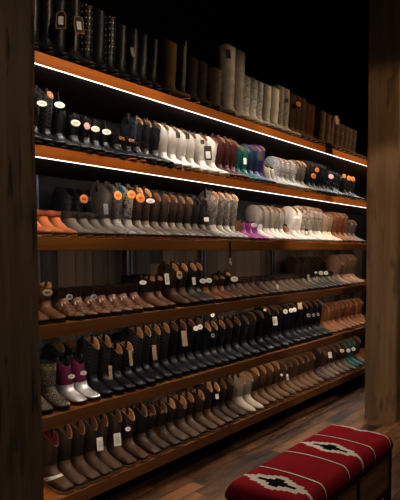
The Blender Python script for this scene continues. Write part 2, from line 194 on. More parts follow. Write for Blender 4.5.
('cow_black_gloss', 2.6371, 2.2291, 4, 0.342, 0.0, 'first from left of the four smooth black boots with glossy vamp, fifth shelf', 'smooth black boots with glossy vamp on the fifth shelf', 1),
('cow_black_gloss', 2.7216, 2.2249, 4, 0.342, 0.0, 'second from left of the four smooth black boots with glossy vamp, fifth shelf', 'smooth black boots with glossy vamp on the fifth shelf', 1),
('cow_black_gloss', 2.8061, 2.2245, 4, 0.342, 0.0, 'third from left of the four smooth black boots with glossy vamp, fifth shelf', 'smooth black boots with glossy vamp on the fifth shelf', 1),
('cow_black_gloss', 2.8906, 2.2219, 4, 0.342, 0.0, 'fourth from left of the four smooth black boots with glossy vamp, fifth shelf', 'smooth black boots with glossy vamp on the fifth shelf', 1),
('cow_black_blue', 2.9751, 2.2148, 4, 0.291, 0.0, 'first from left of the three black boots with bluish embroidered shaft, fifth shelf', 'black boots with bluish embroidered shaft on the fifth shelf', 1),
('cow_black_blue', 3.0596, 2.2207, 4, 0.291, 0.0, 'second from left of the three black boots with bluish embroidered shaft, fifth shelf', 'black boots with bluish embroidered shaft on the fifth shelf', 1),
('cow_black_blue', 3.1441, 2.215, 4, 0.291, -0.0, 'third from left of the three black boots with bluish embroidered shaft, fifth shelf', 'black boots with bluish embroidered shaft on the fifth shelf', 1),
('cow_black_glit', 3.2393, 2.2166, 4, 0.305, 1.31, 'first from left of the three black boots with silver glitter flecks, fifth shelf', 'black boots with silver glitter flecks on the fifth shelf', 1),
('cow_black_glit', 3.3514, 2.2243, 4, 0.305, -0.76, 'second from left of the three black boots with silver glitter flecks, fifth shelf', 'black boots with silver glitter flecks on the fifth shelf', 1),
('cow_black_glit', 3.4616, 2.2179, 4, 0.305, 1.99, 'third from left of the three black boots with silver glitter flecks, fifth shelf', 'black boots with silver glitter flecks on the fifth shelf', 1),
('cow_black_side', 3.5618, 2.2196, 4, 0.321, -0.62, 'black boot with snakeskin side panel on the fifth shelf', '', 0),
('cow_turq', 3.6812, 2.2278, 4, 0.329, -3.3, 'black boot with pale turquoise toe cap on the fifth shelf', '', 0),
('cow_black_gloss', 3.79, 2.2293, 4, 0.341, -3.37, 'first from left of the ten slim black cowboy boots, fifth shelf', 'slim black cowboy boots on the fifth shelf', 0),
('cow_black_gloss', 3.8949, 2.2148, 4, 0.341, -2.43, 'second from left of the ten slim black cowboy boots, fifth shelf', 'slim black cowboy boots on the fifth shelf', 0),
('cow_black_gloss', 4.0038, 2.2268, 4, 0.341, 2.44, 'third from left of the ten slim black cowboy boots, fifth shelf', 'slim black cowboy boots on the fifth shelf', 0),
('cow_black_gloss', 4.117, 2.222, 4, 0.341, -1.88, 'fourth from left of the ten slim black cowboy boots, fifth shelf', 'slim black cowboy boots on the fifth shelf', 0),
('cow_black_gloss', 4.2254, 2.2249, 4, 0.341, -0.15, 'fifth from left of the ten slim black cowboy boots, fifth shelf', 'slim black cowboy boots on the fifth shelf', 0),
('cow_black_gloss', 4.3283, 2.2269, 4, 0.341, -2.06, 'sixth from left of the ten slim black cowboy boots, fifth shelf', 'slim black cowboy boots on the fifth shelf', 0),
('cow_black_gloss', 4.4347, 2.2247, 4, 0.341, 2.68, 'seventh from left of the ten slim black cowboy boots, fifth shelf', 'slim black cowboy boots on the fifth shelf', 0),
('cow_black_gloss', 4.5347, 2.2289, 4, 0.341, 2.27, 'eighth from left of the ten slim black cowboy boots, fifth shelf', 'slim black cowboy boots on the fifth shelf', 0),
('cow_black_gloss', 4.6379, 2.2273, 4, 0.341, -0.45, 'ninth from left of the ten slim black cowboy boots, fifth shelf', 'slim black cowboy boots on the fifth shelf', 0),
('cow_black_gloss', 4.7337, 2.2226, 4, 0.341, 1.24, 'tenth from left of the ten slim black cowboy boots, fifth shelf', 'slim black cowboy boots on the fifth shelf', 0),
('cow_tan', 4.8435, 2.2231, 4, 0.289, -2.75, 'first from left of the nine tan cowboy boots, fifth shelf', 'tan cowboy boots on the fifth shelf', 0),
('cow_tan', 4.957, 2.2175, 4, 0.289, 2.88, 'second from left of the nine tan cowboy boots, fifth shelf', 'tan cowboy boots on the fifth shelf', 0),
('cow_tan', 5.0626, 2.2281, 4, 0.289, 1.03, 'third from left of the nine tan cowboy boots, fifth shelf', 'tan cowboy boots on the fifth shelf', 0),
('cow_tan', 5.1714, 2.2127, 4, 0.289, 0.7, 'fourth from left of the nine tan cowboy boots, fifth shelf', 'tan cowboy boots on the fifth shelf', 0),
('cow_tan', 5.2838, 2.2166, 4, 0.289, 0.92, 'fifth from left of the nine tan cowboy boots, fifth shelf', 'tan cowboy boots on the fifth shelf', 0),
('cow_tan', 5.3997, 2.2239, 4, 0.289, 2.51, 'sixth from left of the nine tan cowboy boots, fifth shelf', 'tan cowboy boots on the fifth shelf', 0),
('cow_tan', 5.5196, 2.2281, 4, 0.289, -1.35, 'seventh from left of the nine tan cowboy boots, fifth shelf', 'tan cowboy boots on the fifth shelf', 0),
('cow_tan', 5.6295, 2.2181, 4, 0.289, 0.88, 'eighth from left of the nine tan cowboy boots, fifth shelf', 'tan cowboy boots on the fifth shelf', 0),
('cow_tan', 5.7427, 2.228, 4, 0.289, 2.34, 'ninth from left of the nine tan cowboy boots, fifth shelf', 'tan cowboy boots on the fifth shelf', 0),
('sq_brown_red', 1.6775, 2.2159, 5, 0.284, 0.0, 'dark brown work boot with a white strap over the vamp on the bottom shelf', '', 1),
('sq_brown', 1.762, 2.2126, 5, 0.308, 0.0, 'first from left of the three dark brown square toed boots, bottom shelf', 'dark brown square toed boots on the bottom shelf', 1),
('sq_brown', 1.8465, 2.2095, 5, 0.308, 0.0, 'second from left of the three dark brown square toed boots, bottom shelf', 'dark brown square toed boots on the bottom shelf', 1),
('sq_brown', 1.931, 2.2064, 5, 0.308, 0.0, 'third from left of the three dark brown square toed boots, bottom shelf', 'dark brown square toed boots on the bottom shelf', 1),
('sq_brown2', 2.0155, 2.2128, 5, 0.292, -0.0, 'left one of the two dark brown square toed boots with white paper tag, bottom shelf', 'dark brown square toed boots with white paper tag on the bottom shelf', 1),
('sq_brown2', 2.1181, 2.2098, 5, 0.292, -0.01, 'right one of the two dark brown square toed boots with white paper tag, bottom shelf', 'dark brown square toed boots with white paper tag on the bottom shelf', 1),
('sq_redbrown', 2.2197, 2.2045, 5, 0.287, 0.59, 'reddish brown boot with oval tag on the bottom shelf', '', 1),
('sq_darkemb', 2.3221, 2.2013, 5, 0.274, -0.89, 'dark embroidered cowboy boot on the bottom shelf', '', 1),
('sq_flower', 2.4161, 2.2164, 5, 0.262, 0.25, 'left one of the two dark boots with orange embroidered flowers, bottom shelf', 'dark boots with orange embroidered flowers on the bottom shelf', 1),
('sq_flower', 2.5048, 2.2021, 5, 0.262, 0.17, 'right one of the two dark boots with orange embroidered flowers, bottom shelf', 'dark boots with orange embroidered flowers on the bottom shelf', 1),
('sq_weather', 2.6023, 2.2149, 5, 0.253, 0.96, 'first from left of the four weathered brown cowboy boots, bottom shelf', 'weathered brown cowboy boots on the bottom shelf', 1),
('sq_weather', 2.6938, 2.2, 5, 0.253, 0.02, 'second from left of the four weathered brown cowboy boots, bottom shelf', 'weathered brown cowboy boots on the bottom shelf', 1),
('sq_weather', 2.7891, 2.2112, 5, 0.253, 1.21, 'third from left of the four weathered brown cowboy boots, bottom shelf', 'weathered brown cowboy boots on the bottom shelf', 1),
('sq_weather', 2.8885, 2.2003, 5, 0.253, 0.27, 'fourth from left of the four weathered brown cowboy boots, bottom shelf', 'weathered brown cowboy boots on the bottom shelf', 1),
('sq_chest', 2.9804, 2.2006, 5, 0.303, 0.28, 'chestnut brown cowboy boot with tan lining on the bottom shelf', '', 1),
('sq_blacktag', 3.07, 2.2026, 5, 0.285, -0.03, 'black suede shafted boot with white tag on the bottom shelf', '', 1),
('sq_choc', 3.1692, 2.216, 5, 0.289, -0.71, 'left one of the two dark chocolate cowboy boots, bottom shelf', 'dark chocolate cowboy boots on the bottom shelf', 1),
('sq_choc', 3.2724, 2.2147, 5, 0.289, 1.67, 'right one of the two dark chocolate cowboy boots, bottom shelf', 'dark chocolate cowboy boots on the bottom shelf', 1),
('sq_white', 3.3869, 2.207, 5, 0.286, -1.41, 'left one of the two bone white cowboy boots, bottom shelf', 'bone white cowboy boots on the bottom shelf', 1),
('sq_white', 3.4922, 2.2006, 5, 0.286, 0.73, 'right one of the two bone white cowboy boots, bottom shelf', 'bone white cowboy boots on the bottom shelf', 0),
('sq_tanbrown', 3.6018, 2.2175, 5, 0.294, -0.61, 'first from left of the four tan brown distressed cowboy boots, bottom shelf', 'tan brown distressed cowboy boots on the bottom shelf', 0),
('sq_tanbrown', 3.7083, 2.2155, 5, 0.294, 1.64, 'second from left of the four tan brown distressed cowboy boots, bottom shelf', 'tan brown distressed cowboy boots on the bottom shelf', 0),
('sq_tanbrown', 3.8109, 2.2124, 5, 0.294, -1.3, 'third from left of the four tan brown distressed cowboy boots, bottom shelf', 'tan brown distressed cowboy boots on the bottom shelf', 0),
('sq_tanbrown', 3.9174, 2.2127, 5, 0.294, 1.78, 'fourth from left of the four tan brown distressed cowboy boots, bottom shelf', 'tan brown distressed cowboy boots on the bottom shelf', 0),
('sq_light', 4.0192, 2.2031, 5, 0.278, -0.39, 'first from left of the six light brown cowboy boots, bottom shelf', 'light brown cowboy boots on the bottom shelf', 0),
('sq_light', 4.1248, 2.216, 5, 0.278, -3.37, 'second from left of the six light brown cowboy boots, bottom shelf', 'light brown cowboy boots on the bottom shelf', 0),
('sq_light', 4.2342, 2.205, 5, 0.278, 2.99, 'third from left of the six light brown cowboy boots, bottom shelf', 'light brown cowboy boots on the bottom shelf', 0),
('sq_light', 4.338, 2.2073, 5, 0.278, 1.77, 'fourth from left of the six light brown cowboy boots, bottom shelf', 'light brown cowboy boots on the bottom shelf', 0),
('sq_light', 4.4454, 2.2152, 5, 0.278, 0.89, 'fifth from left of the six light brown cowboy boots, bottom shelf', 'light brown cowboy boots on the bottom shelf', 0),
('sq_light', 4.5566, 2.2112, 5, 0.278, -1.25, 'sixth from left of the six light brown cowboy boots, bottom shelf', 'light brown cowboy boots on the bottom shelf', 0),
('sq_pattern', 4.6719, 2.2092, 5, 0.315, -1.71, 'dark patterned boot with colourful toe on the bottom shelf', '', 0),
('sq_brownpale', 4.7802, 2.2047, 5, 0.279, -3.29, 'first from left of the five brown boots with pale vamp, bottom shelf', 'brown boots with pale vamp on the bottom shelf', 0),
('sq_brownpale', 4.9037, 2.2165, 5, 0.279, -1.49, 'second from left of the five brown boots with pale vamp, bottom shelf', 'brown boots with pale vamp on the bottom shelf', 0),
('sq_brownpale', 5.0199, 2.2136, 5, 0.279, -2.57, 'third from left of the five brown boots with pale vamp, bottom shelf', 'brown boots with pale vamp on the bottom shelf', 0),
('sq_brownpale', 5.1403, 2.2178, 5, 0.279, -2.89, 'fourth from left of the five brown boots with pale vamp, bottom shelf', 'brown boots with pale vamp on the bottom shelf', 0),
('sq_brownpale', 5.2522, 2.2017, 5, 0.279, -2.34, 'fifth from left of the five brown boots with pale vamp, bottom shelf', 'brown boots with pale vamp on the bottom shelf', 0),
('sq_teal', 5.3678, 2.2168, 5, 0.303, -2.02, 'left one of the two teal turquoise cowboy boots, bottom shelf', 'teal turquoise cowboy boots on the bottom shelf', 0),
('sq_teal', 5.4872, 2.216, 5, 0.303, 1.18, 'right one of the two teal turquoise cowboy boots, bottom shelf', 'teal turquoise cowboy boots on the bottom shelf', 0),
('sq_brownpale', 5.6106, 2.2021, 5, 0.303, -0.01, 'last brown cowboy boot, beyond the teal ones, on the bottom shelf', '', 0),
('cow_dark_pat', 2.0392, 2.5250000000000004, 2, 0.318, 0, 'first from left of the four dark patterned boots in the back row, third shelf', 'dark patterned boots in the back row on the third shelf', 0),
('cow_dark_pat', 2.1172, 2.5250000000000004, 2, 0.318, 0, 'second from left of the four dark patterned boots in the back row, third shelf', 'dark patterned boots in the back row on the third shelf', 0),
('cow_dark_pat', 2.1952, 2.5250000000000004, 2, 0.318, 0, 'third from left of the four dark patterned boots in the back row, third shelf', 'dark patterned boots in the back row on the third shelf', 0),
('cow_dark_pat', 2.2796, 2.5250000000000004, 2, 0.318, 0, 'fourth from left of the four dark patterned boots in the back row, third shelf', 'dark patterned boots in the back row on the third shelf', 0),
('short_darkback', 2.5756, 2.5250000000000004, 3, 0.202, 0, 'left one of the two dark brown boots in the back row, fourth shelf', 'dark brown boots in the back row on the fourth shelf', 0),
('short_darkback', 2.6617, 2.5250000000000004, 3, 0.202, 0, 'right one of the two dark brown boots in the back row, fourth shelf', 'dark brown boots in the back row on the fourth shelf', 0),
('cow_backbrown', 4.8487, 2.5250000000000004, 3, 0.292, 0, 'first from left of the eleven brown suede boots in the back row, fourth shelf', 'brown suede boots in the back row on the fourth shelf', 0),
('cow_backbrown', 4.9523, 2.5250000000000004, 3, 0.292, 0, 'second from left of the eleven brown suede boots in the back row, fourth shelf', 'brown suede boots in the back row on the fourth shelf', 0),
('cow_backbrown', 5.0591, 2.5250000000000004, 3, 0.292, 0, 'third from left of the eleven brown suede boots in the back row, fourth shelf', 'brown suede boots in the back row on the fourth shelf', 0),
('cow_backbrown', 5.169, 2.5250000000000004, 3, 0.292, 0, 'fourth from left of the eleven brown suede boots in the back row, fourth shelf', 'brown suede boots in the back row on the fourth shelf', 0),
('cow_backbrown', 5.2824, 2.5250000000000004, 3, 0.292, 0, 'fifth from left of the eleven brown suede boots in the back row, fourth shelf', 'brown suede boots in the back row on the fourth shelf', 0),
('cow_backbrown', 5.3993, 2.5250000000000004, 3, 0.292, 0, 'sixth from left of the eleven brown suede boots in the back row, fourth shelf', 'brown suede boots in the back row on the fourth shelf', 0),
('cow_backbrown', 5.52, 2.5250000000000004, 3, 0.292, 0, 'seventh from left of the eleven brown suede boots in the back row, fourth shelf', 'brown suede boots in the back row on the fourth shelf', 0),
('cow_backbrown', 5.6445, 2.5250000000000004, 3, 0.292, 0, 'eighth from left of the eleven brown suede boots in the back row, fourth shelf', 'brown suede boots in the back row on the fourth shelf', 0),
('cow_backbrown', 5.7731, 2.5250000000000004, 3, 0.292, 0, 'ninth from left of the eleven brown suede boots in the back row, fourth shelf', 'brown suede boots in the back row on the fourth shelf', 0),
('cow_backbrown', 5.906, 2.5250000000000004, 3, 0.292, 0, 'tenth from left of the eleven brown suede boots in the back row, fourth shelf', 'brown suede boots in the back row on the fourth shelf', 0),
('cow_backbrown', 6.0434, 2.5250000000000004, 3, 0.292, 0, 'eleventh from left of the eleven brown suede boots in the back row, fourth shelf', 'brown suede boots in the back row on the fourth shelf', 0),
('cow_black_stitch', 1.9516, 2.5250000000000004, 4, 0.256, 0, 'left one of the two black stitched boots in the back row, fifth shelf', 'black stitched boots in the back row on the fifth shelf', 0),
('cow_black_stitch', 2.0392, 2.5250000000000004, 4, 0.256, 0, 'right one of the two black stitched boots in the back row, fifth shelf', 'black stitched boots in the back row on the fifth shelf', 0),
('cow_black', 2.4222, 2.5250000000000004, 4, 0.251, 0, 'first from left of the three plain black boots in the back row, fifth shelf', 'plain black boots in the back row on the fifth shelf', 0),
('cow_black', 2.5402, 2.5250000000000004, 4, 0.251, 0, 'second from left of the three plain black boots in the back row, fifth shelf', 'plain black boots in the back row on the fifth shelf', 0),
('cow_black', 2.6546, 2.5250000000000004, 4, 0.251, 0, 'third from left of the three plain black boots in the back row, fifth shelf', 'plain black boots in the back row on the fifth shelf', 0),
]
TAGS = [
('arched', 'brown kraft', 1.6855, 2.23, 2.5537, 0.05, 0.1, -45, 2.6837, 'left one of the two brown kraft arched card tags with white sticker, top shelf', 'brown kraft arched card tags with white sticker on the top shelf'),
('arched', 'brown kraft', 1.7958, 2.23, 2.5645, 0.05, 0.1, -25, 2.6945, 'right one of the two brown kraft arched card tags with white sticker, top shelf', 'brown kraft arched card tags with white sticker on the top shelf'),
('card', 'grey', 2.2171, 2.28, 2.5597, 0.02, 0.06, -20, 2.6697, 'grey hanging card tag on the top shelf', ''),
('card', 'black', 3.1206, 2.26, 2.7932, 0.035, 0.07, -40, 2.8402, 'left one of the two black hanging card tags, top shelf', 'black hanging card tags on the top shelf'),
('card', 'black', 4.0213, 2.26, 2.6846, 0.03, 0.03, -40, 2.7796, 'right one of the two black hanging card tags, top shelf', 'black hanging card tags on the top shelf'),
('round', 'orange', 4.1321, 2.26, 2.6585, 0.045, 0.045, -30, 2.761, 'round orange price tag on the top shelf', ''),
('card', 'pale tan', 4.8855, 2.26, 2.664, 0.03, 0.09, -45, 2.7303, 'pale tan hanging card tag on the top shelf', ''),
('oval', 'white', 1.5798, 2.25, 2.1321, 0.048, 0.03, -25, 2.2197, 'first from left of the five white oval price tags, second shelf', 'white oval price tags on the second shelf'),
('oval', 'white', 1.6823, 2.25, 2.146, 0.052, 0.034, -25, 2.2306, 'second from left of the five white oval price tags, second shelf', 'white oval price tags on the second shelf'),
('oval', 'white', 1.779, 2.25, 2.0753, 0.05, 0.036, -25, 2.1403, 'third from left of the five white oval price tags, second shelf', 'white oval price tags on the second shelf'),
('oval', 'pink', 1.8526, 2.25, 2.0731, 0.032, 0.04, -25, 2.1403, 'pink oval price tag on the second shelf', ''),
('oval', 'white', 1.9087, 2.25, 2.0673, 0.048, 0.034, -25, 2.1403, 'fourth from left of the five white oval price tags, second shelf', 'white oval price tags on the second shelf'),
('oval', 'white', 1.9864, 2.25, 2.0646, 0.05, 0.034, -25, 2.1403, 'fifth from left of the five white oval price tags, second shelf', 'white oval price tags on the second shelf'),
('card', 'dark brown', 2.5724, 2.25, 2.1442, 0.026, 0.04, -30, 2.2071, 'first from left of the three dark brown hanging card tags, second shelf', 'dark brown hanging card tags on the second shelf'),
('card', 'dark brown', 2.6642, 2.25, 2.1529, 0.026, 0.04, -30, 2.2071, 'second from left of the three dark brown hanging card tags, second shelf', 'dark brown hanging card tags on the second shelf'),
('card', 'dark brown', 2.8171, 2.25, 2.1385, 0.026, 0.03, -30, 2.2071, 'third from left of the three dark brown hanging card tags, second shelf', 'dark brown hanging card tags on the second shelf'),
('bordered', 'black', 2.8497, 2.23, 2.0689, 0.05, 0.1, -40, 2.1989, 'black bordered card tag with white panel on the second shelf', ''),
('card', 'white', 3.3582, 2.28, 2.0862, 0.025, 0.05, -35, 2.1912, 'white hanging card tag on the second shelf', ''),
('card', 'black', 3.4852, 2.23, 2.1341, 0.04, 0.07, -30, 2.2301, 'black hanging card tag on the second shelf', ''),
('round', 'orange', 4.3811, 2.245, 2.0805, 0.048, 0.05, -35, 2.1855, 'first from left of the five round orange price tags, second shelf', 'round orange price tags on the second shelf'),
('round', 'orange', 4.4476, 2.245, 2.1406, 0.042, 0.042, -35, 2.2249, 'second from left of the five round orange price tags, second shelf', 'round orange price tags on the second shelf'),
('round', 'pink', 4.7322, 2.245, 2.1128, 0.055, 0.05, -35, 2.2178, 'round pink price tag on the second shelf', ''),
('round', 'orange', 5.0197, 2.245, 2.1477, 0.042, 0.042, -35, 2.1948, 'third from left of the five round orange price tags, second shelf', 'round orange price tags on the second shelf'),
('round', 'orange', 5.1376, 2.245, 2.1405, 0.048, 0.05, -35, 2.1948, 'fourth from left of the five round orange price tags, second shelf', 'round orange price tags on the second shelf'),
('round', 'orange', 5.2348, 2.245, 2.1405, 0.048, 0.05, -35, 2.1775, 'fifth from left of the five round orange price tags, second shelf', 'round orange price tags on the second shelf'),
('round', 'orange', 2.0759, 2.56, 1.7318, 0.05, 0.055, -25, 1.802, 'first from left of the five round orange price tags, third shelf', 'round orange price tags on the third shelf'),
('round', 'orange', 2.152, 2.56, 1.7373, 0.05, 0.055, -25, 1.8016, 'second from left of the five round orange price tags, third shelf', 'round orange price tags on the third shelf'),
('card', 'grey', 1.9738, 2.25, 1.6497, 0.025, 0.06, -25, 1.6917, 'grey hanging card tag on the third shelf', ''),
('round', 'orange', 2.0627, 2.25, 1.7294, 0.045, 0.052, -25, 1.802, 'third from left of the five round orange price tags, third shelf', 'round orange price tags on the third shelf'),
('round', 'orange', 2.166, 2.25, 1.7431, 0.05, 0.05, -25, 1.8016, 'fourth from left of the five round orange price tags, third shelf', 'round orange price tags on the third shelf'),
('round', 'orange', 2.2375, 2.25, 1.7286, 0.055, 0.055, -25, 1.7989, 'fifth from left of the five round orange price tags, third shelf', 'round orange price tags on the third shelf'),
('oval', 'white', 2.3203, 2.25, 1.7171, 0.055, 0.03, -25, 1.7908, 'first from left of the four white oval price tags, third shelf', 'white oval price tags on the third shelf'),
('card', 'white', 2.8551, 2.25, 1.6313, 0.035, 0.03, -25, 1.7263, 'white hanging card tag on the third shelf', ''),
('card', 'brown kraft', 3.1941, 2.23, 1.5988, 0.06, 0.08, -20, 1.7188, 'brown kraft hanging card tag on the third shelf', ''),
('oval', 'white', 3.4328, 2.25, 1.6152, 0.05, 0.035, -30, 1.6447, 'second from left of the four white oval price tags, third shelf', 'white oval price tags on the third shelf'),
('oval', 'white', 3.5231, 2.25, 1.607, 0.04, 0.035, -30, 1.6365, 'third from left of the four white oval price tags, third shelf', 'white oval price tags on the third shelf'),
('oval', 'white', 4.0943, 2.25, 1.7021, 0.0576, 0.0216, -30, 1.7249, 'fourth from left of the four white oval price tags, third shelf', 'white oval price tags on the third shelf'),
('bordered', 'black', 4.2458, 2.24, 1.5832, 0.0324, 0.0576, -40, 1.692, 'black bordered card tag with white panel on the third shelf', ''),
('oval', 'pale tan', 1.5884, 2.25, 1.2187, 0.05, 0.036, -25, 1.2511, 'pale tan oval price tag on the fourth shelf', ''),
('oval', 'silver', 1.7203, 2.25, 1.1876, 0.035, 0.03, -25, 1.2146, 'left one of the two silver oval price tags, fourth shelf', 'silver oval price tags on the fourth shelf'),
('oval', 'silver', 1.8804, 2.25, 1.1767, 0.035, 0.03, -25, 1.2141, 'right one of the two silver oval price tags, fourth shelf', 'silver oval price tags on the fourth shelf'),
('oval', 'white', 2.2498, 2.25, 1.2369, 0.045, 0.026, -25, 1.2619, 'first from left of the seven white oval price tags, fourth shelf', 'white oval price tags on the fourth shelf'),
('card', 'white', 2.4583, 2.25, 1.2488, 0.03, 0.07, -25, 1.2958, 'first from left of the three white hanging card tags, fourth shelf', 'white hanging card tags on the fourth shelf'),
('round', 'pale tan', 2.5757, 2.25, 1.2692, 0.04, 0.055, -25, 1.3339, 'round pale tan price tag on the fourth shelf', ''),
('card', 'white', 2.7194, 2.25, 1.2247, 0.025, 0.05, -25, 1.3297, 'second from left of the three white hanging card tags, fourth shelf', 'white hanging card tags on the fourth shelf'),
('oval', 'white', 2.8137, 2.25, 1.2205, 0.05, 0.035, -25, 1.318, 'second from left of the seven white oval price tags, fourth shelf', 'white oval price tags on the fourth shelf'),
('oval', 'white', 2.8788, 2.25, 1.221, 0.045, 0.035, -25, 1.3185, 'third from left of the seven white oval price tags, fourth shelf', 'white oval price tags on the fourth shelf'),
('oval', 'white', 3.1771, 2.25, 1.2187, 0.06, 0.04, -25, 1.2507, 'fourth from left of the seven white oval price tags, fourth shelf', 'white oval price tags on the fourth shelf'),
('card', 'white', 3.7931, 2.26, 1.1277, 0.0216, 0.036, -25, 1.1915, 'third from left of the three white hanging card tags, fourth shelf', 'white hanging card tags on the fourth shelf'),
('card', 'pale tan', 4.3054, 2.25, 1.1802, 0.0216, 0.0648, -30, 1.2246, 'first from left of the three pale tan hanging card tags, fourth shelf', 'pale tan hanging card tags on the fourth shelf'),
('oval', 'white', 4.4483, 2.25, 1.2242, 0.0288, 0.0216, -30, 1.247, 'fifth from left of the seven white oval price tags, fourth shelf', 'white oval price tags on the fourth shelf'),
('card', 'pale tan', 4.4686, 2.25, 1.1646, 0.018, 0.0504, -30, 1.2018, 'second from left of the three pale tan hanging card tags, fourth shelf', 'pale tan hanging card tags on the fourth shelf'),
('oval', 'white', 4.5477, 2.25, 1.2164, 0.0504, 0.0396, -30, 1.2482, 'sixth from left of the seven white oval price tags, fourth shelf', 'white oval price tags on the fourth shelf'),
('oval', 'white', 4.6503, 2.25, 1.213, 0.0504, 0.0396, -30, 1.2448, 'seventh from left of the seven white oval price tags, fourth shelf', 'white oval price tags on the fourth shelf'),
('card', 'pale tan', 5.0236, 2.25, 1.2893, 0.0324, 0.0288, -30, 1.3157, 'third from left of the three pale tan hanging card tags, fourth shelf', 'pale tan hanging card tags on the fourth shelf'),
('oval', 'white', 1.7234, 2.25, 0.7762, 0.036, 0.024, -25, 0.8294, 'first from left of the seven white oval price tags, fifth shelf', 'white oval price tags on the fifth shelf'),
('oval', 'white', 1.8012, 2.25, 0.7805, 0.036, 0.024, -25, 0.8306, 'second from left of the seven white oval price tags, fifth shelf', 'white oval price tags on the fifth shelf'),
('card', 'pale tan', 1.9884, 2.25, 0.7498, 0.02, 0.075, -25, 0.8673, 'first from left of the five pale tan hanging card tags, fifth shelf', 'pale tan hanging card tags on the fifth shelf'),
('card', 'pale tan', 2.1438, 2.25, 0.8065, 0.02, 0.09, -25, 0.8635, 'second from left of the five pale tan hanging card tags, fifth shelf', 'pale tan hanging card tags on the fifth shelf'),
('card', 'pale tan', 2.3405, 2.25, 0.8092, 0.028, 0.09, -25, 0.9342, 'third from left of the five pale tan hanging card tags, fifth shelf', 'pale tan hanging card tags on the fifth shelf'),
('card', 'pale tan', 2.6195, 2.25, 0.8586, 0.038, 0.1, -25, 0.948, 'fourth from left of the five pale tan hanging card tags, fifth shelf', 'pale tan hanging card tags on the fifth shelf'),
('oval', 'white', 2.7367, 2.25, 0.91, 0.038, 0.034, -25, 0.948, 'third from left of the seven white oval price tags, fifth shelf', 'white oval price tags on the fifth shelf'),
('oval', 'white', 2.7788, 2.25, 0.9153, 0.038, 0.034, -25, 0.948, 'fourth from left of the seven white oval price tags, fifth shelf', 'white oval price tags on the fifth shelf'),
('round', 'silver', 2.9546, 2.28, 0.977, 0.03, 0.03, -25, 1.004, 'first from left of the five round silver price tags, fifth shelf', 'round silver price tags on the fifth shelf'),
('round', 'silver', 2.9202, 2.25, 0.8408, 0.03, 0.03, -25, 0.9358, 'second from left of the five round silver price tags, fifth shelf', 'round silver price tags on the fifth shelf'),
('oval', 'pale tan', 3.6356, 2.28, 0.9528, 0.0288, 0.0216, -25, 0.9756, 'pale tan oval price tag on the fifth shelf', ''),
('card', 'white', 3.788, 2.28, 0.8495, 0.0432, 0.072, -30, 0.9471, 'white hanging card tag on the fifth shelf', ''),
('oval', 'white', 3.9049, 2.25, 0.9188, 0.0432, 0.0432, -30, 0.9524, 'fifth from left of the seven white oval price tags, fifth shelf', 'white oval price tags on the fifth shelf'),
('oval', 'white', 3.9964, 2.25, 0.9191, 0.0396, 0.0396, -30, 0.9509, 'sixth from left of the seven white oval price tags, fifth shelf', 'white oval price tags on the fifth shelf'),
('oval', 'white', 4.0561, 2.25, 0.9198, 0.0396, 0.0396, -30, 0.9516, 'seventh from left of the seven white oval price tags, fifth shelf', 'white oval price tags on the fifth shelf'),
('card', 'pale tan', 4.2077, 2.28, 0.9383, 0.0432, 0.0576, -30, 0.9791, 'fifth from left of the five pale tan hanging card tags, fifth shelf', 'pale tan hanging card tags on the fifth shelf'),
('round', 'silver', 4.366, 2.28, 0.8398, 0.036, 0.036, -30, 0.9378, 'third from left of the five round silver price tags, fifth shelf', 'round silver price tags on the fifth shelf'),
('round', 'silver', 4.4625, 2.28, 0.8352, 0.0288, 0.0324, -30, 0.9314, 'fourth from left of the five round silver price tags, fifth shelf', 'round silver price tags on the fifth shelf'),
('round', 'silver', 4.552, 2.28, 0.8314, 0.0288, 0.0324, -30, 0.9276, 'fifth from left of the five round silver price tags, fifth shelf', 'round silver price tags on the fifth shelf'),
('card', 'white', 1.9052, 2.25, 0.3704, 0.035, 0.07, -25, 0.4838, 'first from left of the five white hanging card tags, bottom shelf', 'white hanging card tags on the bottom shelf'),
('card', 'white', 2.0329, 2.25, 0.36, 0.042, 0.07, -25, 0.4681, 'second from left of the five white hanging card tags, bottom shelf', 'white hanging card tags on the bottom shelf'),
('oval', 'white', 2.1145, 2.25, 0.3988, 0.034, 0.026, -25, 0.4681, 'first from left of the five white oval price tags, bottom shelf', 'white oval price tags on the bottom shelf'),
('round', 'grey', 2.6192, 2.25, 0.4116, 0.024, 0.026, -25, 0.4366, 'round grey price tag on the bottom shelf', ''),
('card', 'white', 2.9624, 2.25, 0.4072, 0.026, 0.036, -25, 0.4787, 'third from left of the five white hanging card tags, bottom shelf', 'white hanging card tags on the bottom shelf'),
('oval', 'white', 3.842, 2.25, 0.3989, 0.0252, 0.0216, -30, 0.4698, 'second from left of the five white oval price tags, bottom shelf', 'white oval price tags on the bottom shelf'),
('card', 'white', 3.9404, 2.25, 0.364, 0.0216, 0.0504, -30, 0.4692, 'fourth from left of the five white hanging card tags, bottom shelf', 'white hanging card tags on the bottom shelf'),
('card', 'white', 4.7463, 2.25, 0.4273, 0.0396, 0.0576, -30, 0.4681, 'fifth from left of the five white hanging card tags, bottom shelf', 'white hanging card tags on the bottom shelf'),
('oval', 'white', 5.0159, 2.25, 0.4282, 0.0504, 0.036, -30, 0.4582, 'third from left of the five white oval price tags, bottom shelf', 'white oval price tags on the bottom shelf'),
('oval', 'white', 5.1717, 2.25, 0.4085, 0.0504, 0.0396, -30, 0.4546, 'fourth from left of the five white oval price tags, bottom shelf', 'white oval price tags on the bottom shelf'),
('oval', 'white', 5.2962, 2.25, 0.406, 0.0504, 0.0396, -30, 0.4546, 'fifth from left of the five white oval price tags, bottom shelf', 'white oval price tags on the bottom shelf'),
]


# ------------------------------------------------------------------ materials
def srgb(h):
    if isinstance(h, str):
        h = h.lstrip('#'); v = [int(h[i:i+2], 16)/255 for i in (0, 2, 4)]
    else:
        v = [x/255 for x in h]
    return tuple((c/12.92 if c <= .04045 else ((c+.055)/1.055)**2.4) for c in v) + (1,)

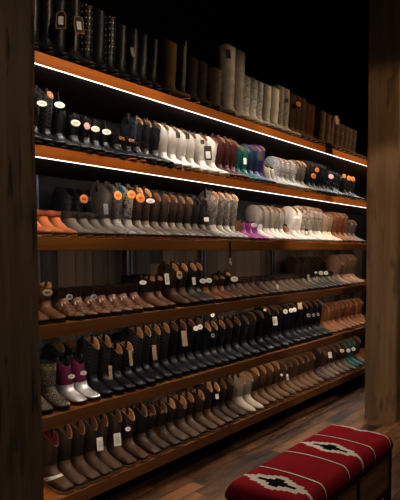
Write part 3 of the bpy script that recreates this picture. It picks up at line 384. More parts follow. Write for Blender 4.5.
class NT:
    def __init__(s, name):
        s.m = bpy.data.materials.new(name); s.m.use_nodes = True
        s.t = s.m.node_tree; s.t.nodes.clear()
        s.out = s.n('ShaderNodeOutputMaterial'); s.b = s.n('ShaderNodeBsdfPrincipled')
        s.l(s.b.outputs[0], s.out.inputs[0])
    def n(s, t, **k):
        x = s.t.nodes.new(t)
        for a, v in k.items(): setattr(x, a, v)
        return x
    def l(s, a, b): s.t.links.new(a, b)
    def setin(s, node, i, v):
        if hasattr(v, 'links'): s.l(v, node.inputs[i])
        elif v is not None: node.inputs[i].default_value = v
    def math(s, op, a, b=None, c=None):
        x = s.n('ShaderNodeMath', operation=op)
        s.setin(x, 0, a); s.setin(x, 1, b); s.setin(x, 2, c)
        return x.outputs[0]
    def mix(s, f, a, b, mode='MIX'):
        x = s.n('ShaderNodeMix', data_type='RGBA', blend_type=mode)
        s.setin(x, 0, f); s.setin(x, 6, a); s.setin(x, 7, b)
        return x.outputs[2]
    def noise(s, vec, scale, detail=3, rough=.55):
        x = s.n('ShaderNodeTexNoise'); x.inputs['Scale'].default_value = scale
        x.inputs['Detail'].default_value = detail; x.inputs['Roughness'].default_value = rough
        if vec is not None: s.l(vec, x.inputs['Vector'])
        return x.outputs['Fac']
    def vor(s, vec, scale, feature='F1', out='Distance'):
        x = s.n('ShaderNodeTexVoronoi', feature=feature); x.inputs['Scale'].default_value = scale
        if vec is not None: s.l(vec, x.inputs['Vector'])
        return x.outputs[out]
    def ramp(s, f, stops):
        x = s.n('ShaderNodeValToRGB'); e = x.color_ramp.elements
        while len(e) < len(stops): e.new(.5)
        for el, (p, c) in zip(e, stops):
            el.position = p; el.color = c if len(c) == 4 else (*c, 1)
        s.l(f, x.inputs[0]); return x.outputs[0]
    def mapping(s, vec, scale=(1, 1, 1), loc=(0, 0, 0)):
        x = s.n('ShaderNodeMapping'); x.inputs['Scale'].default_value = scale; x.inputs['Location'].default_value = loc
        s.l(vec, x.inputs['Vector']); return x.outputs[0]
    def bump(s, h, strength=.3, dist=.002):
        x = s.n('ShaderNodeBump'); x.inputs['Strength'].default_value = strength; x.inputs['Distance'].default_value = dist
        s.l(h, x.inputs['Height']); s.l(x.outputs[0], s.b.inputs['Normal'])

MATS = {}
LEATHER_TONE = .55
def leather(name, col, rough=.5, pat=None, pcol='#000000', metal=0, amt=1.0, spec=.4, tone=None):
    """Leather-like surface: slight per-boot tone, mottling, fine grain, one optional surface pattern."""
    if name in MATS: return MATS[name]
    s = NT(name); tc = s.n('ShaderNodeTexCoord'); uv = tc.outputs['UV']; ob = tc.outputs['Object']
    rnd = s.n('ShaderNodeObjectInfo').outputs['Random']
    base = tuple(x*(tone or LEATHER_TONE) for x in srgb(col)[:3])+(1,)
    n1 = s.noise(ob, 14, 4, .6)
    v = s.math('MULTIPLY_ADD', n1, .7, s.math('MULTIPLY_ADD', rnd, .3, .5))
    vec = s.n('ShaderNodeCombineColor'); 
    for i in range(3): s.l(v, vec.inputs[i])
    c = s.mix(1.0, base, vec.outputs[0], 'MULTIPLY')
    r = rough
    height = s.noise(ob, 420, 2)
    pc = tuple(x*(tone or LEATHER_TONE) for x in srgb(pcol)[:3])+(1,)
    mask = None
    if pat == 'stitch':
        sp = s.n('ShaderNodeSeparateXYZ'); s.l(uv, sp.inputs[0])
        a = s.math('MULTIPLY', sp.outputs[0], 2*PI/.088)
        w = s.math('MULTIPLY_ADD', s.math('COSINE', a), 1.9, s.math('MULTIPLY', sp.outputs[1], 150))
        w2 = s.math('MULTIPLY_ADD', s.math('SINE', s.math('MULTIPLY', a, 2.0)), 1.2, w)
        g = s.math('ABSOLUTE', s.math('SINE', w2))
        mask = s.math('MULTIPLY', s.math('LESS_THAN', g, .28), .75*amt)
    elif pat == 'dots':
        fr = s.n('ShaderNodeVectorMath', operation='FRACTION'); s.l(s.mapping(uv, (34, 31, 1)), fr.inputs[0])
        sb = s.n('ShaderNodeVectorMath', operation='DISTANCE'); s.l(fr.outputs[0], sb.inputs[0]); sb.inputs[1].default_value = (.5, .5, 0)
        mask = s.math('LESS_THAN', sb.outputs['Value'], .13)
    elif pat == 'glitter':
        vc = s.vor(ob, 230, out='Color'); sp = s.n('ShaderNodeSeparateColor'); s.l(vc, sp.inputs[0])
        mask = s.math('MULTIPLY', s.math('GREATER_THAN', sp.outputs[0], 1-.22*amt), 1.0)
    elif pat == 'snake':
        d = s.vor(s.mapping(uv, (1, .8, 1)), 95, 'DISTANCE_TO_EDGE'); big = s.noise(uv, 26, 2)
        m = s.math('LESS_THAN', d, .16)
        mask = s.math('MULTIPLY', s.math('MAXIMUM', m, s.math('GREATER_THAN', big, .56)), .8*amt)
    elif pat == 'spots':
        d = s.vor(uv, 62); n = s.noise(uv, 60, 2)
        mask = s.math('LESS_THAN', s.math('MULTIPLY_ADD', n, .5, d), .62)
    elif pat == 'damask':
        sp = s.n('ShaderNodeSeparateXYZ'); s.l(uv, sp.inputs[0])
        a = s.math('ABSOLUTE', s.math('SINE', s.math('MULTIPLY', sp.outputs[0], 2*PI/.09)))
        cc = s.n('ShaderNodeCombineXYZ'); s.l(s.math('MULTIPLY', a, .03), cc.inputs[0]); s.l(sp.outputs[1], cc.inputs[1])
        n = s.noise(cc.outputs[0], 100, 3, .55)
        mask = s.math('GREATER_THAN', n, .535)
    elif pat == 'blotch':
        n = s.noise(ob, 42, 4, .7); mask = s.math('MULTIPLY', s.ramp(n, [(.46, (0, 0, 0)), (.62, (1, 1, 1))]), amt)
    elif pat == 'rub':
        n = s.noise(ob, 17, 5, .7); mask = s.math('MULTIPLY', s.ramp(n, [(.42, (0, 0, 0)), (.66, (1, 1, 1))]), amt)
    elif pat == 'floral':
        d = s.vor(ob, 55); vc = s.vor(ob, 55, out='Color'); sp = s.n('ShaderNodeSeparateColor'); s.l(vc, sp.inputs[0])
        mask = s.math('MULTIPLY', s.math('LESS_THAN', d, .33), s.math('GREATER_THAN', sp.outputs[1], .35))
    if mask is not None:
        c = s.mix(mask, c, pc)
        height = s.math('MULTIPLY_ADD', mask, .8, height)
    s.l(c, s.b.inputs['Base Color'])
    if pat in ('dots', 'glitter') :
        s.l(s.math('MULTIPLY_ADD', mask, -.2, r), s.b.inputs['Roughness'])
    else:
        s.b.inputs['Roughness'].default_value = r
    s.b.inputs['Metallic'].default_value = metal
    s.b.inputs['Specular IOR Level'].default_value = spec
    s.bump(height, .25, .0015)
    MATS[name] = s.m; return s.m

def plain(name, col, rough=.6, metal=0, emit=0, ecol=None):
    if name in MATS: return MATS[name]
    s = NT(name); tc = s.n('ShaderNodeTexCoord')
    n = s.noise(tc.outputs['Object'], 60, 3)
    v = s.mix(s.math('MULTIPLY', n, .35), srgb(col), (0, 0, 0, 1))
    s.l(v, s.b.inputs['Base Color']); s.b.inputs['Roughness'].default_value = rough; s.b.inputs['Metallic'].default_value = metal
    if emit:
        s.b.inputs['Emission Color'].default_value = srgb(ecol or col); s.b.inputs['Emission Strength'].default_value = emit
    MATS[name] = s.m; return s.m

def wood(name, dark, light, scale=(1.2, 30, 30), rough=.5, planks=None, bumpy=.2, knots=False, gap='#050302', spread=1.0):
    """Procedural timber in object space; long axis = x unless the scale says otherwise. planks = (axis, width, length)."""
    if name in MATS: return MATS[name]
    s = NT(name); tc = s.n('ShaderNodeTexCoord'); ob = tc.outputs['Object']
    vec = ob; tone = None; gapm = None
    if planks:
        ax, wd, ln = planks
        sp = s.n('ShaderNodeSeparateXYZ'); s.l(ob, sp.inputs[0])
        across = sp.outputs['XYZ'.index(ax)]; along = sp.outputs[{'X': 2, 'Y': 0}[ax]]
        q = s.math('DIVIDE', across, wd); row = s.math('FLOOR', q)
        wn = s.n('ShaderNodeTexWhiteNoise', noise_dimensions='1D'); s.l(row, wn.inputs['W'])
        q2 = s.math('ADD', s.math('DIVIDE', along, ln), s.math('MULTIPLY', wn.outputs['Value'], 7.3)); col = s.math('FLOOR', q2)
        cc = s.n('ShaderNodeCombineXYZ'); s.l(row, cc.inputs[0]); s.l(col, cc.inputs[1])
        w2 = s.n('ShaderNodeTexWhiteNoise', noise_dimensions='2D'); s.l(cc.outputs[0], w2.inputs['Vector']); tone = w2.outputs['Value']
        fr = s.math('FRACT', q); fr2 = s.math('FRACT', q2)
        e = s.math('MULTIPLY', s.math('MINIMUM', fr, s.math('SUBTRACT', 1, fr)), wd)
        e2 = s.math('MULTIPLY', s.math('MINIMUM', fr2, s.math('SUBTRACT', 1, fr2)), ln)
        gapm = s.math('LESS_THAN', s.math('MINIMUM', e, e2), .0022)
        off = s.n('ShaderNodeCombineXYZ'); s.l(s.math('MULTIPLY', tone, 31), off.inputs[0]); s.l(s.math('MULTIPLY', tone, 17), off.inputs[1]); s.l(s.math('MULTIPLY', tone, 23), off.inputs[2])
        ad = s.n('ShaderNodeVectorMath', operation='ADD'); s.l(ob, ad.inputs[0]); s.l(off.outputs[0], ad.inputs[1]); vec = ad.outputs[0]
    g = s.noise(s.mapping(vec, scale), 1, 6, .65)
    g2 = s.noise(s.mapping(vec, tuple(x*.22 for x in scale)), 1, 3, .5)
    f = s.math('MULTIPLY_ADD', g2, .6, s.math('MULTIPLY', g, .6))
    if tone is not None: f = s.math('MULTIPLY_ADD', s.math('SUBTRACT', tone, .5), .55*spread, f)
    c = s.ramp(f, [(.36, srgb(dark)), (.80, srgb(light))])
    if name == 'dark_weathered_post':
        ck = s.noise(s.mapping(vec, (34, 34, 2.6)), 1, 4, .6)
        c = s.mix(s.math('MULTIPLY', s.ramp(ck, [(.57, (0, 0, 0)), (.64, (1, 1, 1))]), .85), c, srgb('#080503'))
    if knots:
        k = s.noise(s.mapping(vec, tuple(x*.5 if x > 5 else x*2.6 for x in scale)), 1, 2, .5)
        km = s.math('MULTIPLY', s.ramp(k, [(.60, (0, 0, 0)), (.70, (1, 1, 1))]), .45)
        c = s.mix(km, c, srgb(gap))
    if gapm is not None: c = s.mix(gapm, c, srgb(gap))
    s.l(c, s.b.inputs['Base Color'])
    s.l(s.math('MULTIPLY_ADD', g, .25, rough-.12), s.b.inputs['Roughness'])
    if name == 'plank_floor':
        mt = s.noise(s.mapping(ob, (2.2, 7, 7)), 1.6, 5, .7)
        c = s.mix(s.ramp(mt, [(.35, (0, 0, 0)), (.7, (1, 1, 1))]), s.mix(1, c, (.42, .40, .38, 1), 'MULTIPLY'), s.mix(1, c, (1.25, 1.0, .8, 1), 'MULTIPLY'))
        s.l(c, s.b.inputs['Base Color'])
    h = g if gapm is None else s.math('SUBTRACT', g, s.math('MULTIPLY', gapm, 2))
    s.bump(h, bumpy, .004)
    MATS[name] = s.m; return s.m

# ------------------------------------------------------------------ mesh helpers
def mesh_obj(name, verts, faces, m, parent=None, uvs=None, smooth=True, kind=None):
    me = bpy.data.meshes.new(name); me.from_pydata([tuple(v) for v in verts], [], faces)
    bm = bmesh.new(); bm.from_mesh(me); bmesh.ops.recalc_face_normals(bm, faces=bm.faces); bm.to_mesh(me); bm.free()
    if uvs:
        L = me.uv_layers.new(name='UVMap')
        for lp in me.loops: L.data[lp.index].uv = uvs[lp.vertex_index]
    for p in me.polygons: p.use_smooth = smooth
    return link(name, me, m, parent, kind)

def link(name, me, m, parent=None, kind=None):
    if not me.materials: me.materials.append(None)
    o = bpy.data.objects.new(name, me); C.objects.link(o)
    o.material_slots[0].link = 'OBJECT'; o.material_slots[0].material = m
    if parent is not None: o.parent = parent
    if kind: o['kind'] = kind
    return o

def box_bm(bm, lo, hi, bev=0):
    r = bmesh.ops.create_cube(bm, size=1)
    vs = r['verts']
    for v in vs:
        v.co = Vector([lo[i] + (v.co[i]+.5)*(hi[i]-lo[i]) for i in range(3)])
    if bev:
        es = list({e for v in vs for e in v.link_edges})
        bmesh.ops.bevel(bm, geom=es, offset=bev, segments=2, affect='EDGES', profile=.6)

def boxes(name, lst, m, parent=None, bev=.003, kind=None):
    bm = bmesh.new()
    for lo, hi in lst: box_bm(bm, lo, hi, bev)
    me = bpy.data.meshes.new(name); bm.to_mesh(me); bm.free()
    return link(name, me, m, parent, kind)

def thing(name, label, cat, loc, rz=0, group=None):
    o = bpy.data.objects.new(name, None); C.objects.link(o)
    o.empty_display_size = .05
    o.location = loc; o.rotation_euler = (0, 0, rz)
    o['label'] = label; o['category'] = cat
    if group: o['group'] = group
    return o

def spow(v, e): return math.copysign(abs(v)**e, v)
SEG = 20
def ring_pts(bf, bz, ff, fz, hw, flat=.9, lat=.85, dz=None, grow=0):
    """closed section between a back/bottom point and a front/top point; forward is -y."""
    cf, cz = (bf+ff)/2, (bz+fz)/2; df, dzv = (ff-bf)/2, (fz-bz)/2
    ln = math.hypot(df, dzv); g = 1 + (grow/ln if ln else 0); hw = hw+grow
    out = []
    for i in range(SEG):
        a = 2*PI*i/SEG; c = spow(math.cos(a), flat)*g; s_ = spow(math.sin(a), lat)
        z = cz + dzv*c
        if dz: z += dz(a)
        out.append(Vector((hw*s_, -(cf+df*c), z)))
    return out

def loft(rings, cap_end=False, cap_start=False, v0=0, vs=None):
    verts, faces, uvs = [], [], []
    for k, r in enumerate(rings):
        for i, p in enumerate(r):
            verts.append(p); uvs.append((i/SEG*.44 if i <= SEG/2 else (SEG-i)/SEG*.44, vs[k] if vs else p.z))
    for k in range(len(rings)-1):
        for i in range(SEG):
            j = (i+1) % SEG
            faces.append((k*SEG+i, k*SEG+j, (k+1)*SEG+j, (k+1)*SEG+i))
    for flag, k in ((cap_start, 0), (cap_end, len(rings)-1)):
        if flag:
            c = sum(rings[k], Vector())/SEG; verts.append(c); uvs.append((0.1, vs[k] if vs else c.z)); n = len(verts)-1
            for i in range(SEG): faces.append((k*SEG+i, k*SEG+(i+1) % SEG, n))
    return verts, faces, uvs

TOE = {'point': (.034, .026, .017, .008), 'snip': (.0355, .029, .0225, .016), 'square': (.038, .0355, .032, .025), 'round': (.0375, .034, .026, .014)}
STYLES = {  # length, toe, heel height, foot z scale, top back f, top front f, dip (scallop), front-to-back tilt, top half width
    'cowboy': dict(L=.262, toe='snip', heel=.040, zs=1., tb=-.014, tf=.180, dip=.064, tilt=.0, tw=.038),
    'square': dict(L=.270, toe='square', heel=.036, zs=1., tb=-.010, tf=.176, dip=.064, tilt=.0, tw=.038),
    'tall': dict(L=.252, toe='point', heel=.046, zs=1., tb=-.018, tf=.166, dip=.034, tilt=.0, tw=.038),
    'short': dict(L=.250, toe='round', heel=.030, zs=.92, tb=-.004, tf=.166, dip=.030, tilt=.0, tw=.041),
    'bootie': dict(L=.262, toe='point', heel=.034, zs=.80, tb=.004, tf=.134, dip=.008, tilt=-.006, tw=.038),
    'rain': dict(L=.262, toe='round', heel=.018, zs=.95, tb=.000, tf=.155, dip=-.006, tilt=.0, tw=.038),
    'kid': dict(L=.225, toe='round', heel=.024, zs=.80, tb=.000, tf=.115, dip=.034, tilt=.0, tw=.038),
}
SHELF_W = [.97, .905, .915, 1., 1., 1.]

def boot_geo(style, H, W):
    st = STYLES[style]; k = st['L']/.285; zs = st['zs']; hh = st['heel']; toe = TOE[st['toe']]
    H = max(H, .150 if style == 'bootie' else .165)
    foot = [(.018, .100*zs, .143, .116*zs, .0375), (.011, .078*zs, .150, .099*zs, .0365), (.007, .060*zs, .160, .087*zs, .036),
            (.010, hh+.004, .173, .078*zs, .0365), (.070, hh*.72, .189, .070*zs, .037), (.120, .018, .205, .063*zs, .0375),
            (.160, .010, .223, .057*zs, .0395), (.198, .009, .241, .051*zs, .039), (.230, .011, .257, .045*zs, toe[0]),
            (.255, .014, .270, .039*zs, toe[1]), (.272, .017, .280, .034*zs, toe[2]), (.280, .020, .285, .029*zs, toe[3])]
    if style == 'bootie':
        foot[:4] = [(.020, .108*zs, .120, .136*zs, .0375), (.012, .083*zs, .131, .119*zs, .0365), (.007, .062*zs, .146, .104*zs, .036), (.010, hh+.004, .165, .091*zs, .0365)]
    foot = [(a*k, b, c*k, d, w*W) for a, b, c, d, w in foot]
    b0, bz0, f0, fz0, w0 = foot[0]
    def dzf(amount):
        return lambda a: -st['dip']*amount*abs(math.cos(a))**2.2 + st['tilt']*amount*math.cos(a)
    shaft = []; tb, tf = st['tb']*k, st['tf']*k
    ts = [1, .93, .84, .72, .6, .48, .36, .25, .14, .06, 0]
    for t in ts:
        e = t**.8
        bow = math.sin(PI*min(1, t))*.006
        shaft.append((b0+(tb-b0)*e-bow, bz0+(H-bz0)*t, f0+(tf-f0)*e+bow*.5, fz0+(H-fz0)*t, w0+(st['tw']*W-w0)*e, max(0, (t-.6)/.4)**1.5))
    R_sh = [ring_pts(*r[:5], flat=.92, lat=.9, dz=dzf(r[5])) for r in shaft]
    for j in range(1, len(R_sh)-1):       # soft creases in the leather
        amp = .0026 if ts[j] < .4 else .0014
        for i, p in enumerate(R_sh[j]):
            a = 2*PI*i/SEG
            p.y += amp*math.sin(j*2.7+a*2)*math.cos(a); p.x += amp*.5*math.sin(j*1.9+a*3)*math.sin(a)
    R_ft = [ring_pts(*r, grow=.0012 if i == 0 else 0) for i, r in enumerate(foot)]
    geo = {}
    geo['shaft'] = loft(R_sh)
    dist = [0]
    for i in range(1, len(foot)): dist.append(dist[-1]+math.hypot(foot[i][2]-foot[i-1][2], foot[i][3]-foot[i-1][3]))
    geo['vamp'] = loft(R_ft, cap_end=True, vs=dist)
    inner = [ring_pts(*r[:5], flat=.92, lat=.9, dz=dzf(r[5]), grow=g) for r, g in ((shaft[0], 0), (shaft[0], -.003), (shaft[1], -.004), (shaft[2], -.006), (shaft[3], -.008), (shaft[5], -.010))]
    geo['lining'] = loft(inner, cap_end=True)
    # sole
    pl = [(.000, .012), (.006, .022), (.018, .030), (.04, .033), (.08, .031), (.12, .034), (.155, .0385), (.19, .041), (.225, toe[0]+.004), (.25, toe[1]+.0045), (.27, toe[2]+.004), (.283, toe[3]+.003), (.288, toe[3]*.5)]
    zb = lambda f: (hh if f < .06 else hh*(1-(f-.06)/.085) if f < .145 else 0.0) if f < .2 else (f-.2)**2*.9
    vs, fs = [], []
    for f, w in pl:
        z = max(0, zb(f)); th = .0075
        f *= k; w *= W
        vs += [(-w, -f, z), (w, -f, z), (w, -f, z+th), (-w, -f, z+th)]
    n = len(pl)
    for i in range(n-1):
        for j in range(4):
            a, b = i*4+j, i*4+(j+1) % 4; fs.append((a, b, b+4, a+4))
    fs += [(0, 1, 2, 3), tuple(range((n-1)*4, n*4))]
    geo['sole'] = (vs, fs, None)
    # stacked heel
    hv, hf = [], []; m = 10
    prof = [(-.031, .062)] + [(-.031*math.cos(PI*i/(m)), .022-.022*math.sin(PI*i/m)) for i in range(m+1)] + [(.031, .062)]
    for z, sc, sh in ((0, .84, .006), (hh+.001, 1, .001)):
        for x, f in prof: hv.append((x*sc*W, -(f*sc+sh)*k, z))
    q = len(prof)
    for i in range(q): hf.append((i, (i+1) % q, q+(i+1) % q, q+i))
    hf += [tuple(range(q)), tuple(range(q, 2*q))]
    geo['heel'] = (hv, hf, None)
    # pull strap (one side)
    top = R_sh[0]; cf = (shaft[0][0]+shaft[0][2])/2; hw = shaft[0][4]
    pv, pf = [], []
    path = [(hw+.0004, H-.052), (hw+.0010, H-.01), (hw+.0005, H+.012), (hw-.006, H+.013), (hw-.0085, H-.012), (hw-.009, H-.04)]
    for x, z in path: pv += [(x, -cf-.011, z), (x, -cf+.011, z)]
    for i in range(len(path)-1): pf.append((2*i, 2*i+1, 2*i+3, 2*i+2))
    geo['pull_strap'] = (pv, pf, None)
    geo['_foot'], geo['_shaft'], geo['_k'], geo['_H'], geo['_W'] = foot, shaft, k, H, W
    return geo

def lerp_ring(rs, t):
    i = min(int(t), len(rs)-2); u = t-i
    return [a+(b-a)*u for a, b in zip(rs[i], rs[i+1])]

# kind: (object name, category, style, shaft, vamp, sole, lining, extras)
BLK = lambda n, **k: leather(n, k.pop('col', '#191a1d'), k.pop('rough', .42), **k)
soleD = plain('dark_sole', '#1c1613', .6); soleT = plain('tan_welt_sole', '#a07a52', .6); soleB = plain('brown_sole', '#3d2618', .55)
soleO = plain('orange_tan_sole', '#a8683c', .55); soleW = plain('pale_sole', '#8f7c68', .6); soleP = plain('plum_rubber_sole', '#6a1238', .5)
linT = leather('tan_lining', '#c09468', .7, tone=.7); linD = leather('dark_lining', '#241a15', .8); linB = leather('brown_lining', '#8f6a48', .75); linR = leather('rose_red_lining', '#8c2f35', .7)
linTeal = leather('teal_lining', '#0f6070', .6)
def K():
    L = leather; k = {}
    def add(key, style, sh, va=None, so=soleD, li=linD, name=None, cat='boot', ex=()):
        nm = name or {'tall': 'tall_boot', 'bootie': 'ankle_boot', 'rain': 'rain_boot', 'short': 'short_boot', 'kid': 'short_boot'}.get(style, 'cowboy_boot')
        k[key] = (nm, cat, style, sh, va or sh, so, li, ex)
    bk = L('black_leather', '#17181a', .46); bkg = L('black_gloss_leather', '#15171b', .5, 'blotch', '#2b3038', amt=.7); bks = L('black_stitched', '#191a1c', .42, 'stitch', '#9a968e', amt=.7)
    bkv = L('black_vamp', '#22242a', .30)
    # top shelf
    add('tall_black_emb', 'tall', L('black_embossed', '#2c3038', .42, 'snake', '#0b0c0e'), bkg)
    add('tall_black_gloss', 'tall', bkg); add('tall_black', 'tall', bk, bkg)
    add('tall_black_stitch', 'tall', L('black_snake_stitch', '#1a1816', .4, 'stitch', '#6a5f52'), L('black_snake_vamp', '#26221e', .4, 'snake', '#4f463c'))
    add('tall_stud', 'tall', L('studded_black', '#15171c', .5, 'dots', '#e2e2de'), bkg, li=linT)
    add('tall_olive', 'tall', L('olive_suede', '#8a6a3e', .85, spec=.2), so=soleT); add('tall_black_pipe', 'tall', bk, bkg, so=soleW, ex=('piping',))
    add('tall_darkbrown', 'tall', L('dark_brown_suede', '#3a2a20', .8, 'rub', '#5a4534', amt=.6)); add('tall_taupe_snake', 'tall', L('taupe_snake', '#9a856e', .6, 'snake', '#5e4c3c'))
    add('tall_grey', 'tall', L('light_grey_leather', '#b3aaa0', .6, 'rub', '#8c857e', amt=.5, tone=1), L('light_grey_leather_vamp', '#c4bcb2', .55, tone=.8), so=soleW); add('tall_palemottle', 'tall', L('pale_mottle', '#c4c2be', .6, 'blotch', '#8a8886', tone=1), L('pale_mottle_vamp', '#cdc8c0', .55, tone=.8), so=soleW)
    add('tall_cream', 'tall', L('cream_leather', '#cbc4ba', .55, tone=1), L('cream_leather_vamp', '#d6cec2', .55, tone=.8), so=soleW); add('tall_greysnake', 'tall', L('grey_reptile', '#b8b0a4', .55, 'snake', '#7a7268', tone=.95), L('grey_reptile_vamp', '#c2b9ab', .55, tone=.8), so=soleW)
    add('tall_olivebrown', 'tall', L('olive_brown_suede', '#6e5436', .85, spec=.2), L('olive_brown_suede_lit_vamp', '#8a6c4a', .7), so=soleW); add('tall_redbrown', 'tall', L('red_brown_suede', '#74482c', .8, spec=.2), L('red_brown_suede_lit_vamp', '#94603a', .7), so=soleO)  # paler vamp colours put in the light that the toes catch
    add('tall_darktex', 'tall', L('dark_textured', '#6a4c32', .75, 'blotch', '#8a6c4c', amt=.4), so=soleT); add('tall_greybrown', 'tall', L('mottled_grey_brown', '#6a5238', .75, 'blotch', '#9a7c5a', amt=.5), so=soleT)
    # second shelf
    add('cow_black_inlay', 'cowboy', L('black_tan_spots', '#17181b', .4, 'floral', '#8a5a35'), L('black_speckle', '#1b1c1f', .4, 'glitter', '#8d8d8d', amt=.5)); add('cow_black', 'cowboy', bk, bkv)
    add('cow_black_stitch', 'cowboy', bks, bkv, li=linT); add('short_black_glit', 'short', bk, L('speckled_silver_vamp', '#2a2c31', .35, 'glitter', '#8f9298', amt=.8))
    add('bootie_fringe', 'bootie', bk, bkv, ex=('fringe',)); add('short_black_owl', 'short', L('soft_black', '#1c1c1e', .5), bkv, so=soleO, ex=('emblem',))
    add('cow_black_glit', 'cowboy', L('black_glitter', '#15161a', .35, 'glitter', '#6a6e78', amt=.7), L('black_glitter_vamp', '#1d1f24', .32, 'glitter', '#8a8e96', amt=.7), li=linB)
    add('cow_white', 'cowboy', L('white_leather', '#dcd8d2', .5, tone=.85), so=soleT, li=linB); add('cow_maroon', 'cowboy', L('maroon_stitched', '#5a2426', .45, 'stitch', '#a26a60', amt=.6), L('maroon_vamp', '#6a3434', .4), so=soleO, li=linB)
    add('cow_teal', 'cowboy', L('teal_stitched', '#17756a', .45, 'stitch', '#5fb0a0', amt=.5), L('teal_vamp', '#3d8f86', .4), so=soleO, li=linB); add('cow_navy', 'cowboy', L('navy_stitched', '#2a3f66', .45, 'stitch', '#6a80a8', amt=.4), L('navy_vamp', '#4a6a8c', .4), so=soleO, li=linB)
    add('cow_purple', 'cowboy', L('purple_leather', '#5a2a86', .45), so=soleO, li=linB); add('kid_cream', 'kid', L('kid_cream_leather', '#c4bdb0', .5), so=soleW)
    add('cow_silverglit', 'cowboy', L('silver_grey_glitter', '#a9a7a4', .45, 'glitter', '#efeff2', tone=.75, amt=1.2), so=soleT, li=linB); add('cow_multi', 'cowboy', L('patchwork_grey', '#82786c', .5, 'floral', '#35302e'), L('patchwork_vamp', '#9c9288', .5), so=soleT, li=linT)
    add('cow_black_flor', 'cowboy', L('black_white_floral', '#191b20', .4, 'floral', '#a7a9ae'), L('black_white_floral_vamp', '#24262b', .4, 'floral', '#b9bbc0'), so=soleT); add('short_black', 'short', bk, bkv, so=soleT)
    # third shelf
    add('bootie_tan', 'bootie', L('tan_orange_suede', '#a9683f', .8, tone=.75, spec=.25), so=soleT, ex=('collar',)); add('bootie_grey', 'bootie', L('grey_brown_suede', '#50473e', .8, spec=.25), L('grey_suede_vamp', '#6f655a', .8, spec=.25), so=soleO)
    add('cow_darkgrey', 'cowboy', L('dark_grey_rubbed', '#3d3630', .6, 'rub', '#6e655b', amt=.7), L('grey_vamp', '#7a7167', .5), so=soleO); add('cow_snake_teal', 'cowboy', L('grey_snake_print', '#8a847c', .5, 'snake', '#3a3734'), L('pale_snake_vamp', '#aaa398', .45, 'blotch', '#5f5850'), so=soleO, li=linTeal)
    add('cow_leopard', 'cowboy', L('leopard', '#a39b90', .5, 'spots', '#17150f'), L('pale_taupe_vamp', '#a79c8e', .45), so=soleO); add('cow_brown_taupe', 'cowboy', L('brown_shaft', '#4a3525', .6, 'rub', '#6b5039', amt=.6), L('taupe_vamp', '#8a7866', .5), so=soleO, li=linT)
    add('cow_darkdist', 'cowboy', L('dark_distressed', '#36291f', .6, 'rub', '#6e5138', amt=.7), L('dark_taupe_vamp', '#6d5c4d', .45, 'rub', '#8d7a68', amt=.6), so=soleO, li=linB); add('cow_dark', 'cowboy', L('very_dark_brown', '#2a211a', .6), L('dark_vamp_brown', '#51443a', .5), so=soleO)
    add('cow_palesnake', 'cowboy', L('pale_snakeskin', '#b4aca0', .5, 'snake', '#4f4740'), L('pale_snakeskin_vamp', '#bdb4a8', .45, 'blotch', '#7d7468', amt=.7), so=soleT, li=linT); add('kid_magenta', 'kid', L('magenta_suede', '#8c2470', .55), L('magenta_vamp', '#a9468e', .45), so=soleT)
    add('cow_offwhite', 'cowboy', L('off_white_leather', '#c2b9ad', .55, 'stitch', '#93897c', amt=.5), L('off_white_vamp', '#cfc7bc', .5, tone=.8), so=soleO, li=linB); add('kid_tancream', 'kid', L('kid_tan', '#a3764f', .6), L('kid_cream_vamp', '#cbbfae', .5), so=soleW)
    add('cow_white2', 'cowboy', L('white_leather_two', '#cdc8c0', .55, tone=.75), so=soleT, li=linB); add('cow_creamemb', 'cowboy', L('cream_embossed', '#b9ae9f', .55, 'blotch', '#6f655a', amt=.9), L('cream_vamp', '#cfc5b8', .5, tone=.8), so=soleO, li=linB)
    add('cow_sand', 'cowboy', L('sand_leather', '#a98f76', .6), L('sand_vamp', '#c9b6a0', .5, tone=.8), so=soleO, li=linB); add('cow_rust', 'cowboy', L('rust_leather', '#7c4b2b', .55), L('rust_vamp', '#a06a42', .5), so=soleO, li=linB); add('cow_greybrown', 'cowboy', L('grey_brown_leather', '#7c6a5a', .6), so=soleO, li=linB)
    add('cow_dark_pat', 'cowboy', L('dark_patterned', '#1c1d20', .5, 'blotch', '#4d4c4c', amt=.8), bkv)
    # fourth shelf
    add('short_tanbrown', 'short', L('tan_brown_stitched', '#7a5338', .5, 'stitch', '#b08a66', amt=.6), L('tan_brown_vamp', '#9a6b4a', .4), so=soleD, li=linT); add('bootie_emb', 'bootie', L('dark_red_brown', '#4a2f24', .4), L('embroidered_vamp', '#8f6048', .24, 'blotch', '#d8bea6', amt=.6), so=soleD, ex=('flower_patch',))
    add('short_brown', 'short', L('short_brown_leather', '#46301f', .5), L('short_tan_vamp', '#8d6448', .4), so=soleD, li=linT); add('cow_choc', 'cowboy', L('chocolate_leather', '#4f3826', .55), L('chocolate_vamp', '#6a4e38', .45), so=soleB, li=linT)
    add('cow_darkgrey2', 'cowboy', L('dark_grey_brown', '#302720', .55), L('grey_slate_vamp', '#4f4740', .4), so=soleD, li=linT); add('short_russet', 'short', L('russet_leather', '#6e3f22', .5), L('russet_vamp', '#8a5634', .42), so=soleB, li=linB)
    add('short_darktag', 'short', L('dark_umber', '#3c2a1e', .5), L('umber_vamp', '#5e4735', .42), so=soleB, li=linT); add('short_strap', 'bootie', L('strap_brown', '#543722', .5), L('strap_vamp', '#77513a', .45), so=soleB, ex=('ankle_straps',))
    add('bootie_taupe', 'bootie', L('taupe_suede', '#5d4d3f', .7), L('taupe_suede_vamp', '#85705e', .6), so=soleD); add('short_pewter', 'bootie', L('dark_pewter', '#2f2a26', .4), L('pewter_vamp', '#6f6862', .35), so=soleD)
